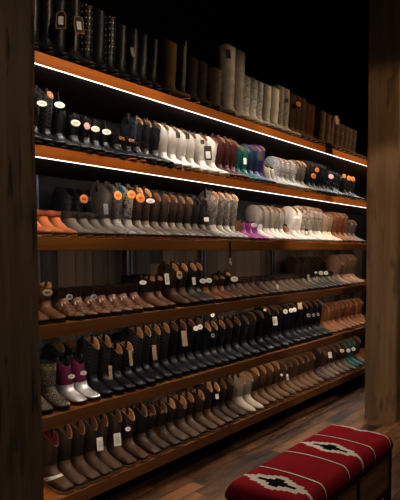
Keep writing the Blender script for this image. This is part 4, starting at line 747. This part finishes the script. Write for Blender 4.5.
    add('cow_pinktaupe', 'cowboy', L('pink_taupe', '#a8846e', .6, 'rub', '#8a6a56', amt=.5), L('pink_taupe_vamp', '#c7a690', .5, tone=.8), so=soleT, li=linB); add('short_darkback', 'short', L('back_dark_brown', '#2e2019', .6)); add('cow_backbrown', 'cowboy', L('back_brown_suede', '#5a402c', .8), li=linB)
    # fifth shelf
    add('rain_damask', 'rain', L('damask_grey', '#34393d', .4, 'damask', '#cbb493'), so=soleD, ex=()); add('kid_silver', 'kid', L('purple_suede', '#7a1a50', .7), plain('metallic_silver', '#f0eef2', .33, .55), so=soleP, li=linD)
    add('cow_black_tan', 'cowboy', bks, bkv, li=linT); add('cow_black_gloss', 'cowboy', bk, L('slate_black_vamp', '#33363d', .3), li=linB); add('cow_black_blue', 'cowboy', L('black_blue_embroidery', '#181a20', .42, 'stitch', '#4d6078', amt=.8), L('slate_black_vamp', '#33363d', .3), li=linT)
    add('cow_black_side', 'cowboy', L('black_side_snake', '#17181a', .4, 'snake', '#5c5a52', amt=.6), bkv, li=linB); add('cow_turq', 'cowboy', bk, bkv, ex=('toe_cap',), li=linB); add('cow_tan', 'cowboy', L('tan_leather', '#a8714a', .55, 'stitch', '#8a5836', tone=.75, amt=.5), L('tan_vamp', '#b98258', .5, tone=.75), so=soleT, li=linB)
    # bottom shelf
    sb = L('dark_brown_oiled', '#4a382b', .55, 'rub', '#5e4a3a', amt=.6)
    add('sq_brown_red', 'square', sb, L('strap_boot_vamp', '#6e5138', .5), so=soleT, li=linR, ex=('vamp_strap',)); add('sq_brown', 'square', L('brown_stitched', '#46352a', .55, 'rub', '#5a4738', amt=.6), L('brown_vamp_oiled', '#6a4e38', .5), so=soleT, li=linB); add('sq_brown2', 'square', sb, L('brown_vamp_two', '#74563c', .55), so=soleT, li=linB)
    add('sq_redbrown', 'square', L('red_brown_shaft', '#4a2f27', .5, 'rub', '#634238', amt=.5), L('red_brown_vamp', '#66432f', .4), so=soleT, li=linT); add('sq_darkemb', 'square', L('dark_embroidered', '#2a2321', .5, 'stitch', '#5a4a40', amt=.8), L('dark_brown_vamp', '#5a4234', .4), so=soleT, li=linB)
    add('sq_flower', 'square', L('dark_flower_shaft', '#3e3029', .5), L('dark_flower_vamp', '#4e3d33', .45), so=soleT, li=linB, ex=('flowers',)); add('sq_weather', 'square', L('weathered_brown', '#453529', .55, 'rub', '#6b5542', amt=.7), L('weathered_vamp', '#6c523c', .45, 'rub', '#7c6754', amt=.6), so=soleT, li=linT)
    add('sq_chest', 'square', L('chestnut_shaft', '#4a3222', .55), L('chestnut_vamp', '#7a5230', .45), so=soleT, li=linT); add('sq_blacktag', 'square', L('black_suede', '#141416', .85), L('dark_brown_vamp', '#5a4234', .4), so=soleT, li=linT)
    add('sq_choc', 'square', L('dark_chocolate', '#3b2a21', .5, 'rub', '#574235', amt=.5), L('dark_choc_vamp', '#5c4130', .42), so=soleT, li=linB); add('sq_white', 'cowboy', L('bone_leather', '#b5aa9c', .55, 'blotch', '#8f8375', tone=.75, amt=.6), L('bone_vamp', '#c6bbab', .5, tone=.8), so=soleT, li=linT)
    add('sq_tanbrown', 'cowboy', L('tan_brown_distressed', '#6b4e38', .55, 'rub', '#8f7054', amt=.7), L('tan_brown_dist_vamp', '#96704c', .45, 'rub', '#a58566', amt=.6), so=soleT, li=linT); add('sq_light', 'cowboy', L('light_brown_leather', '#70543e', .6, 'stitch', '#947459', amt=.4), L('light_brown_vamp', '#98734f', .5), so=soleT, li=linB)
    add('sq_pattern', 'cowboy', L('dark_pattern_shaft', '#2e2724', .5, 'floral', '#6a5a50'), L('colourful_vamp', '#6c5358', .45, 'floral', '#9a6a8a'), so=soleT, li=linB); add('sq_brownpale', 'cowboy', L('brown_shaft_two', '#5c3f2d', .55), L('pale_brown_vamp', '#a18c7a', .45), so=soleT, li=linB)
    add('sq_teal', 'cowboy', L('turquoise_leather', '#2e8a84', .5, 'stitch', '#1f5f5b', amt=.4), so=soleT, li=linB)
    return k
KINDS = K()
strapM = leather('pull_strap_leather', '#3a2a20', .6); strapK = leather('pull_strap_black', '#16161a', .5)
whiteM = plain('white_card', '#e9e6e0', .5); TAGCOL = {'white': whiteM, 'orange': plain('orange_card', '#e08a3c', .5), 'pink': plain('pink_card', '#d9a8ae', .5), 'pale tan': plain('pale_tan_card', '#b9a184', .6),
    'brown kraft': plain('kraft_card', '#7a5232', .7), 'grey': plain('grey_card', '#77777a', .6), 'black': plain('black_card', '#0e0e10', .5), 'dark brown': plain('dark_brown_card', '#2c1c14', .6), 'silver': plain('silver_card', '#b4b2ae', .35)}
stringM = plain('tag_string', '#3a332c', .8); inkM = plain('grey_ink', '#55524e', .7)

def flower_ring(center, normal, r, name, m, parent):
    q = Vector(normal).to_track_quat('Z', 'Y'); vs, fs = [], []
    for i in range(14):
        a = 2*PI*i/14; rr = r*(1+.12*math.cos(a*7))
        for (s_, h) in ((1, 0), (.82, .0022), (.45, .0016), (.3, 0)):
            vs.append(Vector(center)+q @ Vector((rr*s_*math.cos(a), rr*s_*math.sin(a), h+.0008)))
    for i in range(14):
        j = (i+1) % 14
        for t in range(3): fs.append((i*4+t, j*4+t, j*4+t+1, i*4+t+1))
    return mesh_obj(name, vs, fs, m, parent)

GEO = {}
OWNER = {'heel': 'sole', 'lining': 'shaft'}
def proto_parts(kind, shelf, H, detail, root):
    """build (or reuse) the meshes of this kind of boot at this size and hang them under root."""
    nm, cat, style, sh, va, so, li, ex = KINDS[kind]
    W = SHELF_W[shelf]; Hq = round(H*50)/50 if style not in ('bootie', 'kid') else round(H*100)/100
    key = (style, Hq, W); made = {}
    if key not in GEO:
        g = boot_geo(style, Hq, W); holder = {}
        for part, m in (('shaft', sh), ('vamp', va), ('sole', so), ('heel', so), ('lining', li)):
            v, f, uv = g[part]
            o = mesh_obj(part, v, f, m, made.get(OWNER.get(part), root), uv, smooth=part not in ('sole', 'heel')); holder[part] = o.data; made[part] = o
        if style in ('cowboy', 'square', 'short', 'kid'):
            v, f, _ = g['pull_strap']
            me = []
            for sgn in (1, -1):
                o = mesh_obj('pull_strap', [(x*sgn, y, z) for x, y, z in v], f, strapK if 'black' in kind else strapM, made['shaft'], smooth=True)
                sd = o.modifiers.new('thick', 'SOLIDIFY'); sd.thickness = .003; me.append(o.data)
                o.hide_render = False
                if not detail: bpy.data.objects.remove(o)
            holder['pull_strap'] = me
        GEO[key] = (g, holder)
    else:
        g, holder = GEO[key]
        for part, m in (('shaft', sh), ('vamp', va), ('sole', so), ('heel', so), ('lining', li)):
            made[part] = link(part, holder[part], m, made.get(OWNER.get(part), root))
        if detail:
            for me in holder.get('pull_strap', ()):
                o = link('pull_strap', me, strapK if 'black' in kind else strapM, made['shaft'])
                sd = o.modifiers.new('thick', 'SOLIDIFY'); sd.thickness = .003
    foot, shaft = g['_foot'], g['_shaft']
    def band(name, rs, t0, t1, grow, m, steps=3, dzs=None):
        R = [ring_pts(*lerp_ring(rs, t0+(t1-t0)*i/steps)[:5], grow=grow) for i in range(steps+1)]
        v, f, uv = loft(R); return mesh_obj(name, v, f, m, root, uv)
    for e in ex:
        if e == 'vamp_strap': band('vamp_strap', foot, 3.6, 4.7, .0022, plain('white_strap', '#dcd6cc', .5))['label'] = 'white strap across the vamp'
        elif e == 'toe_cap':
            R = [ring_pts(*lerp_ring(foot, t), grow=.0012) for t in (8.2, 9, 10, 11)]
            v, f, uv = loft(R, cap_end=True); mesh_obj('toe_cap', v, f, leather('turquoise_cap', '#8fb8ae', .4), root, uv)['label'] = 'pale turquoise toe cap'
        elif e == 'ankle_straps':
            n = len(shaft)-1
            for t0 in (.9, 4.2, 7.6): band('ankle_strap', shaft, t0, t0+1.1, .0022, leather('strap_tan', '#b38663', .5))
        elif e == 'collar': band('collar_band', shaft, 7.2, 9.0, .002, leather('collar_brown', '#7c482c', .75))
        elif e == 'piping':
            n = len(shaft); vs, fs = [], []
            pts = [Vector((0, -r[2]-.001, r[3])) for r in shaft]+[Vector((0, -r[2]-.001, r[3])) for r in foot[1:9]]
            for p in pts: vs += [p+Vector((-.0045, .001, 0)), p+Vector((0, -.0015, .0006)), p+Vector((.0045, .001, 0))]
            for i in range(len(pts)-1):
                for j in range(2): fs.append((3*i+j, 3*i+j+1, 3*i+j+4, 3*i+j+3))
            mesh_obj('piping', vs, fs, leather('pale_piping', '#8d8478', .5), root)['label'] = 'pale piping along the front seam'
        elif e == 'fringe':
            top = ring_pts(*shaft[1][:5], grow=.003); low = ring_pts(*lerp_ring(shaft, 7.5)[:5], grow=.007)
            vs, fs = [], []
            for i in range(SEG):
                a, b = top[i], top[(i+1) % SEG]; c = (low[i]+low[(i+1) % SEG])/2
                n = len(vs); vs += [a, b, c]; fs.append((n, n+1, n+2))
            mesh_obj('fringe', vs, fs, strapK, root)
        elif e == 'emblem':
            r = lerp_ring(shaft, 1.2); zc = (r[3])-.012
            for dx in (-.011, .011): flower_ring((dx, -r[2]-.001, zc-.012), (dx*20, -1, .15), .011, 'emblem_disc', leather('emblem_tan', '#a77a52', .6), root)
        elif e == 'flower_patch':
            r = foot[2]; flower_ring((-.020, -(r[2]-.012), r[3]-.004), (-.8, -.7, .7), .013, 'flower_patch', plain('metallic_flower', '#cdbba8', .35, .4), root)
        elif e == 'flowers':
            fm = leather('orange_thread', '#c8762a', .6)
            r = lerp_ring(shaft, 1.6); flower_ring((-.026, -(r[2]-.014), r[3]-.03), (-.85, -.6, .05), .011, 'embroidered_flower', fm, root)
            for t, sx, dn in ((.6, -.7, .018), (2.2, -.75, .024), (3.4, .1, .0), (4.2, -.8, .03), (5.6, -.2, .004)):
                q = lerp_ring(foot, t); P = ring_pts(*q)
                idx = {-.7: 16, -.75: 16, .1: 0, -.8: 16, -.2: 19}[sx]
                c = P[idx]; cen = Vector((0, -(q[0]+q[2])/2, (q[1]+q[3])/2)); nrm = (c-cen); nrm.x *= 2
                flower_ring(c, nrm, .0105, 'embroidered_flower', fm, root)
    return STYLES[style]['L']

for kind, x, yt, s, H, rot, label, group, det in BOOTS:
    nm, cat, style, *_ = KINDS[kind]
    L = STYLES[style]['L']; r = math.radians(rot)
    root = thing(nm, label, cat, (x-math.sin(r)*L, yt+math.cos(r)*L, SHELF_Z[s]+.0006), r, group or None)
    proto_parts(kind, s, H, det, root)

# ------------------------------------------------------------------ price tags
def make_tag(shape, col, x, y, z, w, h, yaw, ztop, label, group):
    root = thing('hanging_tag', label, 'price tag', (x, y, z), math.radians(yaw), group or None)
    root.rotation_euler.x = math.radians(-14)
    m = TAGCOL[col]; t = .0012
    def slab(name, outline, m, y0, y1, parent=root):
        n = len(outline); vs = [(a, y0, b) for a, b in outline]+[(a, y1, b) for a, b in outline]
        fs = [tuple(range(n)), tuple(range(n, 2*n))]+[(i, (i+1) % n, n+(i+1) % n, n+i) for i in range(n)]
        return mesh_obj(name, vs, fs, m, parent, smooth=False)
    def rrect(w, h, r=.004, dz=0):
        o = []
        for cx, cz, a0 in ((w/2-r, h/2-r, 0), (-w/2+r, h/2-r, 90), (-w/2+r, -h/2+r, 180), (w/2-r, -h/2+r, 270)):
            for k in range(4): a = math.radians(a0+30*k); o.append((cx+r*math.cos(a), cz+r*math.sin(a)+dz))
        return o
    if shape in ('oval', 'round'):
        cd_ = slab('card', [(w/2*math.cos(2*PI*i/24), h/2*math.sin(2*PI*i/24)) for i in range(24)], m, -t, t)
        slab('printed_mark', [(w*.27*math.cos(2*PI*i/12), h*.16*math.sin(2*PI*i/12)) for i in range(12)], plain('faint_print', '#cfc3ba', .6) if col in ('white', 'pink') else inkM if col != 'orange' else plain('dark_orange_print', '#a8581f', .6), -t-.0006, -t-.0001, cd_)
    elif shape == 'arched':
        o = [(w/2, -h/2), (w/2, h/2-w/2)]+[(w/2*math.cos(PI*i/10), h/2-w/2+w*.5*math.sin(PI*i/10)) for i in range(1, 10)]+[(-w/2, h/2-w/2), (-w/2, -h/2)]
        cd_ = slab('card', o, m, -t, t)
        slab('dark_panel', [(a*.78, b*.86) for a, b in o], plain('dark_panel', '#15110e', .6), -t-.0005, -t-.0001, cd_)
        slab('sticker', rrect(w*.48, h*.46, .002, -h*.04), plain('grey_white_sticker', '#b7bcc0', .5), -t-.0011, -t-.0006, cd_)
    elif shape == 'bordered':
        cd_ = slab('card', rrect(w, h, .006), m, -t, t)
        slab('white_panel', rrect(w*.66, h*.5, .002, -h*.14), whiteM, -t-.0006, -t-.0001, cd_)
    else:
        cd_ = slab('card', rrect(w, h, .003), m, -t, t)
        if col == 'white' and h > .06:
            for q in range(5): slab('printed_line', rrect(w*(.6 if q % 2 else .46), h*.028, .0004, h*(.22-.11*q)), plain('pale_ink', '#8d8a86', .7), -t-.0006, -t-.0001, cd_)
    # string from the tag's top to the boot's edge
    zt = max(ztop-z, h/2+.012); b = [(0, 0, h/2-.004), (.0, .004, h/2+.005), (0, .018, zt)]
    vs, fs = [], []
    for p in b:
        for k in range(5): vs.append((p[0]+.0009*math.cos(2*PI*k/5), p[1]+.0009*math.sin(2*PI*k/5), p[2]))
    for i in range(2):
        for k in range(5): fs.append((i*5+k, i*5+(k+1) % 5, i*5+5+(k+1) % 5, i*5+5+k))
    mesh_obj('string', vs, fs, stringM, root)
for t in TAGS: make_tag(*t)

# ------------------------------------------------------------------ shelving
X0, X1 = 1.16, 6.6
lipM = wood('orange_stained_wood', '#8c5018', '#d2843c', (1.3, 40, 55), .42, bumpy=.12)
underShadeM = wood('underside_shade_wood', '#0e0906', '#1c120b', (1.3, 30, 30), .8, bumpy=.1)  # dark sheet colour stands in for shade beneath the boards
lipHalfShade = wood('half_shaded_wood', '#744816', '#b47a38', (1.3, 40, 55), .5, bumpy=.12)  # same wood as the upper edges, dimmer light put into its colour
lipShade = wood('shaded_wood', '#603c1a', '#99683a', (1.3, 40, 55), .5, bumpy=.12)  # same wood again, the lower shelves' shade put into its colour
boardM = wood('stained_shelf_board', '#74461c', '#b8743a', (1.3, 40, 40), .42, bumpy=.12)
def led(name, strength, col='#fbf7f2'):
    return plain(name, '#fff6ec', .5, emit=strength, ecol=col)
ledA = led('bright_light_strip', 1.7); ledB = led('dim_recessed_light', 21.0, '#fff2e2'); ledFill = led('added_strip_glow', 52)
desc = ['wooden shelf board with glowing strip, topmost, holding tall boots', 'wooden shelf board with glowing strip, second from the top, under the white boots',
        'wooden shelf board third from the top, under the tan orange booties', 'wooden shelf board fourth from the top, under the embroidered ankle boots',
        'wooden shelf board fifth from the top, under the silver boots', 'wooden shelf board nearest the floor, holding brown square toed boots']
for i, z in enumerate(SHELF_Z):
    t = thing('wooden_shelf', desc[i], 'shelf', (0, 0, z), 0, 'wooden boot shelves on the wall')
    boxes('board', [((X0, D+.026, -.030), (X1, D+.655, 0))], boardM, t, .002)
    boxes('shade_sheet', [((X0, D+.027, -.0325), (X1, D+.652, -.0302))], underShadeM, t, 0)
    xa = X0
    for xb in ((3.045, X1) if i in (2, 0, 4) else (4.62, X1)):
        boxes('front_edge', [((xa+.0012, D, -.056 if i < 2 else -.064), (xb-.0012, D+.0255, 0))], lipM if i < 2 else lipHalfShade if i == 2 else lipShade, t, .002); xa = xb
    if i < 2:
        boxes('light_strip', [((X0, D+.003, -.0605), (X1, D+.0075, -.0568))], ledA, t, 0)['label'] = 'glowing white light strip'
    if i < 5:
        boxes('unseen_light', [((X0, D+.034, -.040), (X1, D+.046, -.033))], ledFill if i < 2 else ledB, t, 0)  # unseen strips under the top two shelves are added to brighten the boots
    if i == 5:
        for xf in (1.75, 2.55, 3.25, 4.0, 4.75, 5.5):
            boxes('support_foot', [((xf, D+.10, -.186), (xf+.05, D+.15, -.0328))], plain('dark_foot', '#15100c', .6), t, .003)
upM = plain('blue_grey_metal', '#5a6472', .45, .3)
for n, xu in enumerate((1.92, 2.70, 3.55, 4.68)):
    t = thing('shelf_upright', f'blue grey metal shelf upright, {["first","second","third","fourth"][n]} of four from the near post, against planks', 'shelf upright', (xu, D+.64, .0), 0, 'metal uprights behind the boots')
    for a, b in zip([0.0]+SHELF_Z[::-1], [z-.034 for z in SHELF_Z[::-1]]):
        if b-a > .1: boxes('channel', [((-.03, -.010, a+.001), (-.012, .014, b-.001)), ((.012, -.010, a+.001), (.03, .014, b-.001)), ((-.012, .004, a+.001), (.012, .014, b-.004))], upM, t, .001)
# small tag on a dark cord over the third shelf's front
t = thing('hanging_tag', 'small white tag on dark cord hanging off the third shelf edge', 'price tag', (3.05, D-.004, 1.35))
boxes('cord', [((-.008, -.002, .02), (.008, .002, .139))], plain('dark_cord', '#14100d', .7), t, .0008)
boxes('card', [((-.014, -.003, -.018), (.006, -.0005, .02)), ((.002, -.0045, -.03), (.014, -.002, .0))], whiteM, t, .0008)

# ------------------------------------------------------------------ room
CEIL = 3.9
boxes('floor', [((-1.5, -2.5, -.06), (8.6, 2.95, 0))], wood('plank_floor', '#241a13', '#94704f', (7, 26, 26), .45, ('Y', .105, .85), .35, gap='#0a0705', spread=.7), None, 0, 'structure')
boxes('ceiling', [((-1.5, -2.5, CEIL), (8.6, 2.95, CEIL+.06))], plain('black_ceiling', '#0b0a0a', .9), None, 0, 'structure')
boxes('wall_back', [((-1.5, 2.862, 0), (8.6, 2.95, 1.45))], wood('plank_wall', '#1d1813', '#6f6050', (30, 30, 1.1), .7, ('X', .14, 1.9), .35, gap='#080605'), None, 0, 'structure')
boxes('wall_upper', [((-1.5, 2.862, 1.451), (8.6, 2.95, CEIL))], wood('black_slats', '#070606', '#100e0d', (30, 30, 1.1), .8, ('X', .07, 4), .35, gap='#020202'), None, 0, 'structure')
dk = plain('dark_plaster', '#1d1916', .9)
boxes('wall_left', [((-1.56, -2.5, 0), (-1.5, 2.95, CEIL))], dk, None, 0, 'structure')
boxes('wall_right', [((8.6, -2.5, 0), (8.66, 2.95, CEIL))], dk, None, 0, 'structure')
boxes('wall_front', [((-1.5, -2.56, 0), (8.6, -2.5, CEIL))], dk, None, 0, 'structure')

def post(name, x0, x1, y0, y1, m, label):
    bm = bmesh.new(); box_bm(bm, (x0, y0, .0), (x1, y1, CEIL-.001))
    vert = [e for e in bm.edges if abs(e.verts[0].co.z-e.verts[1].co.z) > 1]
    bmesh.ops.bevel(bm, geom=vert, offset=.008, segments=2, affect='EDGES')
    bmesh.ops.subdivide_edges(bm, edges=[e for e in bm.edges if abs(e.verts[0].co.z-e.verts[1].co.z) > 1], cuts=40)
    rd = random.Random(5)
    for v in bm.verts:
        k = math.sin(v.co.z*3.1+x0)*.003+math.sin(v.co.z*9+v.co.x*7)*.0018
        v.co.x += k; v.co.y += math.sin(v.co.z*5.3+v.co.x*11)*.002
    me = bpy.data.meshes.new(name); bm.to_mesh(me); bm.free()
    o = link(name, me, m, None, 'structure'); o['label'] = label
    return o
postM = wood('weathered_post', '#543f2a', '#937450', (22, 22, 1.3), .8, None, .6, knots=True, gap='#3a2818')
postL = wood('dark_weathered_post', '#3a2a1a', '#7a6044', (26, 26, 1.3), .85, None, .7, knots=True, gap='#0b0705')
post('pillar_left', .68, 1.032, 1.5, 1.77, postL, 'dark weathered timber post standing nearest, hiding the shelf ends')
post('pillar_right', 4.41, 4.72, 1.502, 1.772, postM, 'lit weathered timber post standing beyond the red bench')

# ------------------------------------------------------------------ bench
def cushion_mat():
    s = NT('woven_red_blanket'); tc = s.n('ShaderNodeTexCoord'); sp = s.n('ShaderNodeSeparateXYZ'); s.l(tc.outputs['UV'], sp.inputs[0])
    u, v = sp.outputs[0], sp.outputs[1]      # u: metres along the bench, v: metres across
    red = srgb('#a3202a'); white = srgb('#d8cec2'); black = srgb('#0d0b0c')
    n = s.noise(tc.outputs['UV'], 70, 3)
    c = s.mix(s.math('MULTIPLY', n, .35), red, srgb('#5e0a10'))
    def band(c, a, w, col):
        m = s.math('LESS_THAN', s.math('ABSOLUTE', s.math('SUBTRACT', u, a)), w/2); return s.mix(m, c, col)
    for a, d in STRIPES:
        c = band(c, a, .009, white); c = band(c, a+d*.008, .007, black)
    for ctr in MOTIFS:
        du = s.math('DIVIDE', s.math('ABSOLUTE', s.math('SUBTRACT', u, ctr)), .072)
        av = s.math('DIVIDE', s.math('ABSOLUTE', s.math('SUBTRACT', v, VC)), .205)
        st = s.math('DIVIDE', s.math('ADD', s.math('FLOOR', s.math('MULTIPLY', av, 9)), .5), 9)
        qz = s.math('DIVIDE', s.math('ADD', s.math('FLOOR', s.math('MULTIPLY', du, 8)), .5), 8)
        zig = s.math('MULTIPLY', s.math('PINGPONG', s.math('MULTIPLY', st, 4.5), 1), .16)
        f = s.math('ADD', s.math('ADD', qz, st), zig)
        c = s.mix(s.math('LESS_THAN', f, .98), c, white)
        c = s.mix(s.math('LESS_THAN', f, .56), c, black)
    s.l(c, s.b.inputs['Base Color']); s.b.inputs['Roughness'].default_value = .9; s.b.inputs['Specular IOR Level'].default_value = .15
    w = s.n('ShaderNodeTexWave', wave_type='BANDS', bands_direction='Y'); w.inputs['Scale'].default_value = 70; s.l(tc.outputs['UV'], w.inputs['Vector'])
    s.bump(s.math('MULTIPLY_ADD', n, .6, w.outputs['Fac']), .35, .002)
    return s.m
BX0, BX1, BY0, BY1, BZ = 1.725, 2.69, .935, 1.262, .42
STRIPES = [(1.935, -1), (2.158, -1), (2.450, -1), (2.652, 1)]
MOTIFS = [1.825, 2.305, 2.692]; VC = 1.09
bench = thing('bench', 'low bench with red woven cushion and dark metal frame on plank floor', 'bench', (0, 0, 0))
def cushion():
    nx, ny = 60, 28; T = .075
    vs, fs, uv = [], [], []
    lx, ly = BX1-BX0+.012, BY1-BY0+.012; cx, cyy = (BX0+BX1)/2, (BY0+BY1)/2
    def prof(a, half, r):   # distance from edge -> rounding 0..1
        d = half-abs(a)
        return 1.0 if d >= r else math.sqrt(max(0, 1-((r-d)/r)**2))
    for j in range(ny+1):
        b = math.sin(PI*(j/ny-.5))*ly/2
        for i in range(nx+1):
            t = i/nx*2-1; a = math.copysign(1-(1-abs(t))**1.3, t)*lx/2
            h = prof(a, lx/2, .035)*prof(b, ly/2, .035)
            crown = .012*math.cos(PI*b/ly)*math.cos(PI*a/lx)**.5 if abs(a) < lx/2-1e-6 else 0
            vs.append((cx+a, cyy+b, BZ+.022+(T-.03)*h*1.0+crown)); uv.append((cx+a, cyy+b*1.06))
    top = len(vs)
    for j in range(ny):
        for i in range(nx):
            k = j*(nx+1)+i; fs.append((k, k+1, k+nx+2, k+nx+1))
    edge = [i for i in range(nx+1)]+[j*(nx+1)+nx for j in range(1, ny+1)]+[ny*(nx+1)+i for i in range(nx-1, -1, -1)]+[j*(nx+1) for j in range(ny-1, 0, -1)]
    for e in edge:
        x, y, z = vs[e]; vs.append((x, y, BZ+.001)); dy = (.02 if y > cyy else -.02) if abs(abs(y-cyy)-ly/2) < 1e-4 else 0
        uv.append((x, y*1+dy))
    m = len(edge)
    for i in range(m):
        j = (i+1) % m; fs.append((edge[i], edge[j], top+j, top+i))
    fs.append(tuple(top+i for i in range(m)))
    return mesh_obj('cushion', vs, fs, cushion_mat(), bench, uv)
cushion()['label'] = 'red woven cushion with black and white stepped diamonds'
metal = plain('black_bench_metal', '#17110e', .45, .4); panM = wood('bench_panel', '#6a4428', '#a87850', (2, 30, 30), .5)
r = .028
boxes('frame_rail', [((BX0, BY0, BZ-r), (BX1, BY0+r, BZ)), ((BX0, BY1-r, BZ-r), (BX1, BY1, BZ)), ((BX0, BY0, BZ-r), (BX0+r, BY1, BZ)), ((BX1-r, BY0, BZ-r), (BX1, BY1, BZ)),
      ((BX0, BY0, .20), (BX1, BY0+r, .222)), ((BX0, BY1-r, .20), (BX1, BY1, .222)), ((BX0, BY0, .20), (BX0+r, BY1, .222)), ((BX1-r, BY0, .20), (BX1, BY1, .222)),
      (((BX0+BX1)/2+.06, BY0, .222), ((BX0+BX1)/2+.082, BY0+r, BZ-r))], metal, bench, .002)
for x in (BX0, BX1-r):
    for y in (BY0, BY1-r): boxes('leg', [((x, y, 0), (x+r, y+r, BZ-.001))], metal, bench, .002)
boxes('side_panel', [((BX0+r, BY0+.006, .222), ((BX0+BX1)/2+.058, BY0+.02, BZ-r))], panM, bench, .001)
boxes('side_panel', [(((BX0+BX1)/2+.084, BY0+.006, .222), (BX1-r, BY0+.02, BZ-r))], panM, bench, .001)
boxes('side_panel', [((BX0+r, BY1-.02, .222), (BX1-r, BY1-.006, BZ-r))], panM, bench, .001)
boxes('end_panel', [((BX1-.02, BY0+r, .222), (BX1-.006, BY1-r, BZ-r))], panM, bench, .001)
boxes('end_panel', [((BX0+.006, BY0+r, .222), (BX0+.02, BY1-r, BZ-r))], panM, bench, .001)

# ------------------------------------------------------------------ lights
def spot(loc, aim, energy, size, blend, col, rad=.04):
    l = bpy.data.lights.new('track_or_fill_spot', 'SPOT'); l.energy = energy; l.spot_size = math.radians(size); l.spot_blend = blend; l.color = col; l.shadow_soft_size = rad
    o = bpy.data.objects.new('track_or_fill_spot', l); C.objects.link(o); o.location = loc
    o.rotation_euler = (Vector(aim)-Vector(loc)).to_track_quat('-Z', 'Y').to_euler(); return o
W1 = (1.0, .86, .70); W2 = (1.0, .78, .52)
for xs, e in ((1.55, 8), (2.2, 6.5), (2.95, 6.5), (3.7, 7), (4.75, 9), (5.5, 6)):
    spot((xs, 1.3, 3.05), (xs, 2.2, .8), e, 84, .35, W1)
for xs, e in ((1.7, 85), (2.9, 48), (4.1, 60), (5.0, 90)):
    spot((xs-.1, .2, 3.15), (xs, 2.25, 2.33), e, 40, .5, W2)  # front spots added to brighten top-shelf boots and the upper shelf edges
spot((2.60, .2, 3.3), (4.5, 1.6, 1.2), 95, 38, .35, W1)
spot((2.9, .3, 3.6), (2.6, 1.2, .3), 48, 64, .8, W1)
spot((.1, -.7, 2.9), (.85, 1.5, 1.3), 48, 44, .8, W1)  # spot added to brighten the near post's front
al = bpy.data.lights.new('added_fill_light', 'AREA'); al.shape = 'RECTANGLE'; al.size = 2.4; al.size_y = .8; al.energy = 6; al.color = W1  # soft fill added to brighten bench and lower boots, not a fixture
ao = bpy.data.objects.new('added_fill_light', al); C.objects.link(ao); ao.location = (1.9, -1.5, 3.5)
ao.rotation_euler = (Vector((2.8, 1.9, .5))-ao.location).to_track_quat('-Z', 'Y').to_euler()
w = bpy.data.worlds.new('dim_world'); bpy.context.scene.world = w; w.use_nodes = True
w.node_tree.nodes['Background'].inputs[0].default_value = (.9, .8, .7, 1); w.node_tree.nodes['Background'].inputs[1].default_value = .01

# ------------------------------------------------------------------ camera
yaw, pit, roll = .6801, -.0527, -.0062
f = Vector((math.cos(yaw)*math.cos(pit), math.sin(yaw)*math.cos(pit), math.sin(pit)))
r0 = Vector((math.sin(yaw), -math.cos(yaw), 0)); u0 = r0.cross(f)
rr = r0*math.cos(roll)+u0*math.sin(roll); uu = u0*math.cos(roll)-r0*math.sin(roll)
cd = bpy.data.cameras.new('camera'); cam = bpy.data.objects.new('camera', cd); C.objects.link(cam)
cam.matrix_world = Matrix(((rr.x, uu.x, -f.x, 0), (rr.y, uu.y, -f.y, 0), (rr.z, uu.z, -f.z, 1.41), (0, 0, 0, 1)))
cd.sensor_fit = 'VERTICAL'; cd.sensor_height = 24; cd.lens = 540/500*24; cd.shift_y = (281.1-250)/500; cd.clip_start = .02
sc = bpy.context.scene; sc.camera = cam
sc.view_settings.view_transform = 'Standard'; sc.view_settings.look = 'None'; sc.view_settings.exposure = .75; sc.view_settings.gamma = .80
